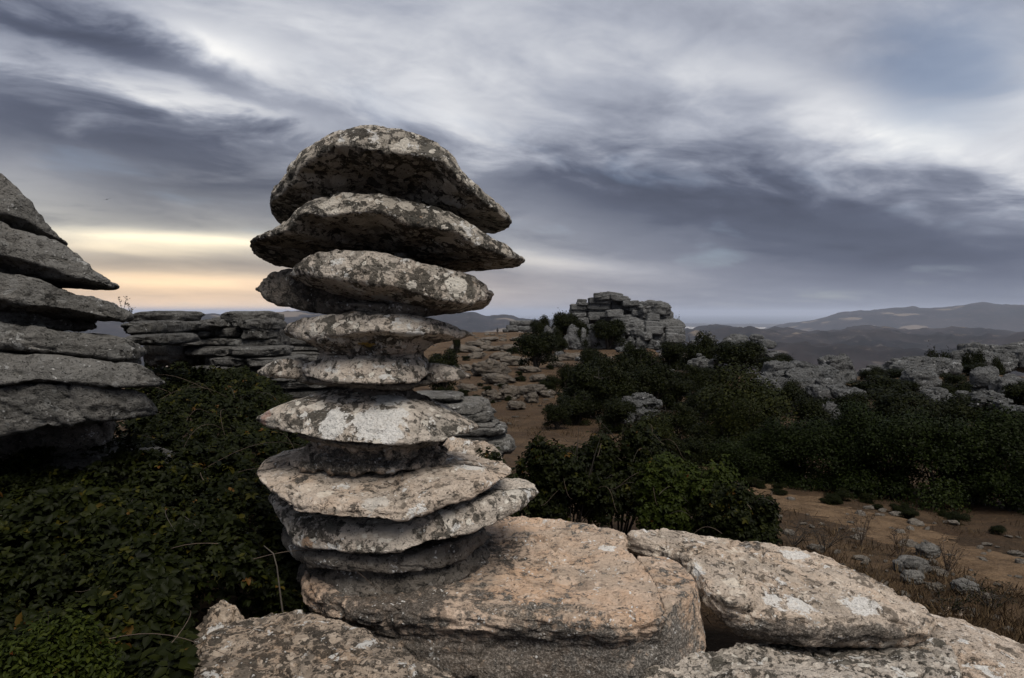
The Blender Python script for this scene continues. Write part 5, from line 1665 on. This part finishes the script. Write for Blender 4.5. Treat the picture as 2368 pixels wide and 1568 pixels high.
# ------------------------------------------------------------------ a walker on the skyline and a bird
def person():
    d = 175.0
    X = 1150
    x = at(X, 760, d)[0]
    z = gz(x, d)
    J = [(0, 0, .92), (0, 0, 1.12), (0, .02, 1.38), (0, .02, 1.50), (0, 0, 1.64), (0, 0, 1.74),
         (.20, .02, 1.40), (.27, -.04, 1.12), (.16, -.22, 1.0), (-.20, .02, 1.40), (-.27, .04, 1.12), (-.24, -.10, .88),
         (.11, 0, .88), (.13, -.06, .48), (.13, .02, .07), (.13, -.14, .03), (-.11, 0, .88), (-.13, .06, .48), (-.14, .10, .07), (-.14, -.06, .03)]
    E = [(0, 1), (1, 2), (2, 3), (3, 4), (4, 5), (2, 6), (6, 7), (7, 8), (2, 9), (9, 10), (10, 11), (0, 12), (12, 13), (13, 14), (14, 15), (0, 16), (16, 17), (17, 18), (18, 19)]
    Rr = [.15, .16, .17, .06, .10, .09, .08, .055, .04, .08, .055, .04, .10, .075, .05, .045, .10, .075, .05, .045]
    me = bpy.data.meshes.new('person')
    me.from_pydata(J, E, [])
    o = link('person', me, plain_mat('dark_clothes', (.02, .02, .025), (.035, .033, .033), 3))
    o.location = (x, d, z)
    o.rotation_euler = (0, 0, .6)
    sk = o.modifiers.new('skin', 'SKIN')
    for i, r in enumerate(Rr):
        me.skin_vertices[0].data[i].radius = (r, r)
    me.skin_vertices[0].data[0].use_root = True
    s = o.modifiers.new('smooth', 'SUBSURF'); s.levels = 1; s.render_levels = 1
    tag(o, 'tiny figure in dark clothes and a hat standing on the skyline', 'person')
    th = np.linspace(0, 2 * math.pi, 16, endpoint=False)
    rings = [(.17, 1.70), (.17, 1.715), (.10, 1.72), (.09, 1.80), (.02, 1.81)]
    V = np.array([(r * math.cos(a), r * math.sin(a), h) for r, h in rings for a in th])
    link('hat', mesh_fast('hat', V, grid_faces(len(rings), 16)), plain_mat('hat_felt', (.03, .028, .025), (.02, .02, .02), 3), o)


person()


def bird():
    p = at(247, 461, 60)
    root = empty('bird', p)
    tag(root, 'small dark bird gliding in the sky over the sunset', 'bird')
    m = plain_mat('bird_feathers', (.03, .03, .035), (.05, .05, .05), 20)
    me = block_mesh('body', (.09, .30, .08), 800, .9, .9, (12, 16), .05)
    me.materials.append(m)
    link('body', me, None, root)
    for s in (-1, 1):
        prof_ = [(0, .07, -.05, 0), (.10, .08, -.05, .02), (.20, .05, -.05, .03), (.30, .01, -.04, .015)]
        V = []
        for (xx, yf, yb, zz) in prof_:
            V += [(s * xx, yf, zz), (s * xx, yb, zz), (s * xx, yb, zz - .008), (s * xx, yf, zz - .008)]
        o = link('wing', mesh_fast('wing', np.array(V), grid_faces(4, 4)), m, root)
    root.rotation_euler = (0.2, math.radians(-14), .25)


bird()

# ------------------------------------------------------------------ far town on the coastal plain
def town():
    rng = np.random.RandomState(9)
    n = 900
    X = np.where(rng.random(n) < .75, rng.normal(1690, 110, n), rng.uniform(1600, 2350, n))
    r = np.where(X < 1860, rng.uniform(24000, 31000, n), rng.uniform(14000, 17000, n))
    az = np.array([math.atan2(*ray(v, 740)[:2]) for v in X])
    x, y = np.sin(az) * r, np.cos(az) * r
    z0 = hills_z(x, y) - 4
    w = rng.uniform(60, 170, n) * np.where(X < 1860, .8, .35); h = rng.uniform(12, 30, n)
    V, Fq = [], []
    for i in range(n):
        o = len(V)
        for dz in (0, h[i]):
            V += [(x[i] - w[i] / 2, y[i] - w[i] / 3, z0[i] + dz), (x[i] + w[i] / 2, y[i] - w[i] / 3, z0[i] + dz), (x[i] + w[i] / 2, y[i] + w[i] / 3, z0[i] + dz), (x[i] - w[i] / 2, y[i] + w[i] / 3, z0[i] + dz)]
        Fq += [(o, o + 1, o + 5, o + 4), (o + 1, o + 2, o + 6, o + 5), (o + 2, o + 3, o + 7, o + 6), (o + 3, o, o + 4, o + 7), (o + 4, o + 5, o + 6, o + 7)]
    o = link('far_town', mesh_fast('far_town', np.array(V), np.array(Fq), None, False), plain_mat('white_walls', (.30, .29, .27), (.45, .43, .41), .002))
    tag(o, 'white houses of a far town on the coastal plain', 'town', kind='stuff')


town()

# ------------------------------------------------------------------ air
hz_m = bpy.data.materials.new('evening_haze')
hz_m.use_nodes = True
hz_m.node_tree.nodes.clear()
_n = NT(hz_m.node_tree)
_o = _n.node('ShaderNodeOutputMaterial')
_v = _n.node('ShaderNodeVolumePrincipled')
_v.inputs['Color'].default_value = (.74, .82, 1.0, 1)
_v.inputs['Density'].default_value = HAZE
_n.link(_v.outputs[0], _o.inputs['Volume'])
B0, B1 = 190000.0, (-1010.0, 420.0)
hv = np.array([(sx * B0, sy * B0, z) for z in B1 for sx, sy in ((-1, -1), (1, -1), (1, 1), (-1, 1))])
hf = np.array([(3, 2, 1, 0), (4, 5, 6, 7), (0, 1, 5, 4), (1, 2, 6, 5), (2, 3, 7, 6), (3, 0, 4, 7)])
hz = link('haze', mesh_fast('haze', hv, hf, None, False), hz_m)
tag(hz, 'thin bluish evening haze over the whole landscape', 'haze', kind='stuff')
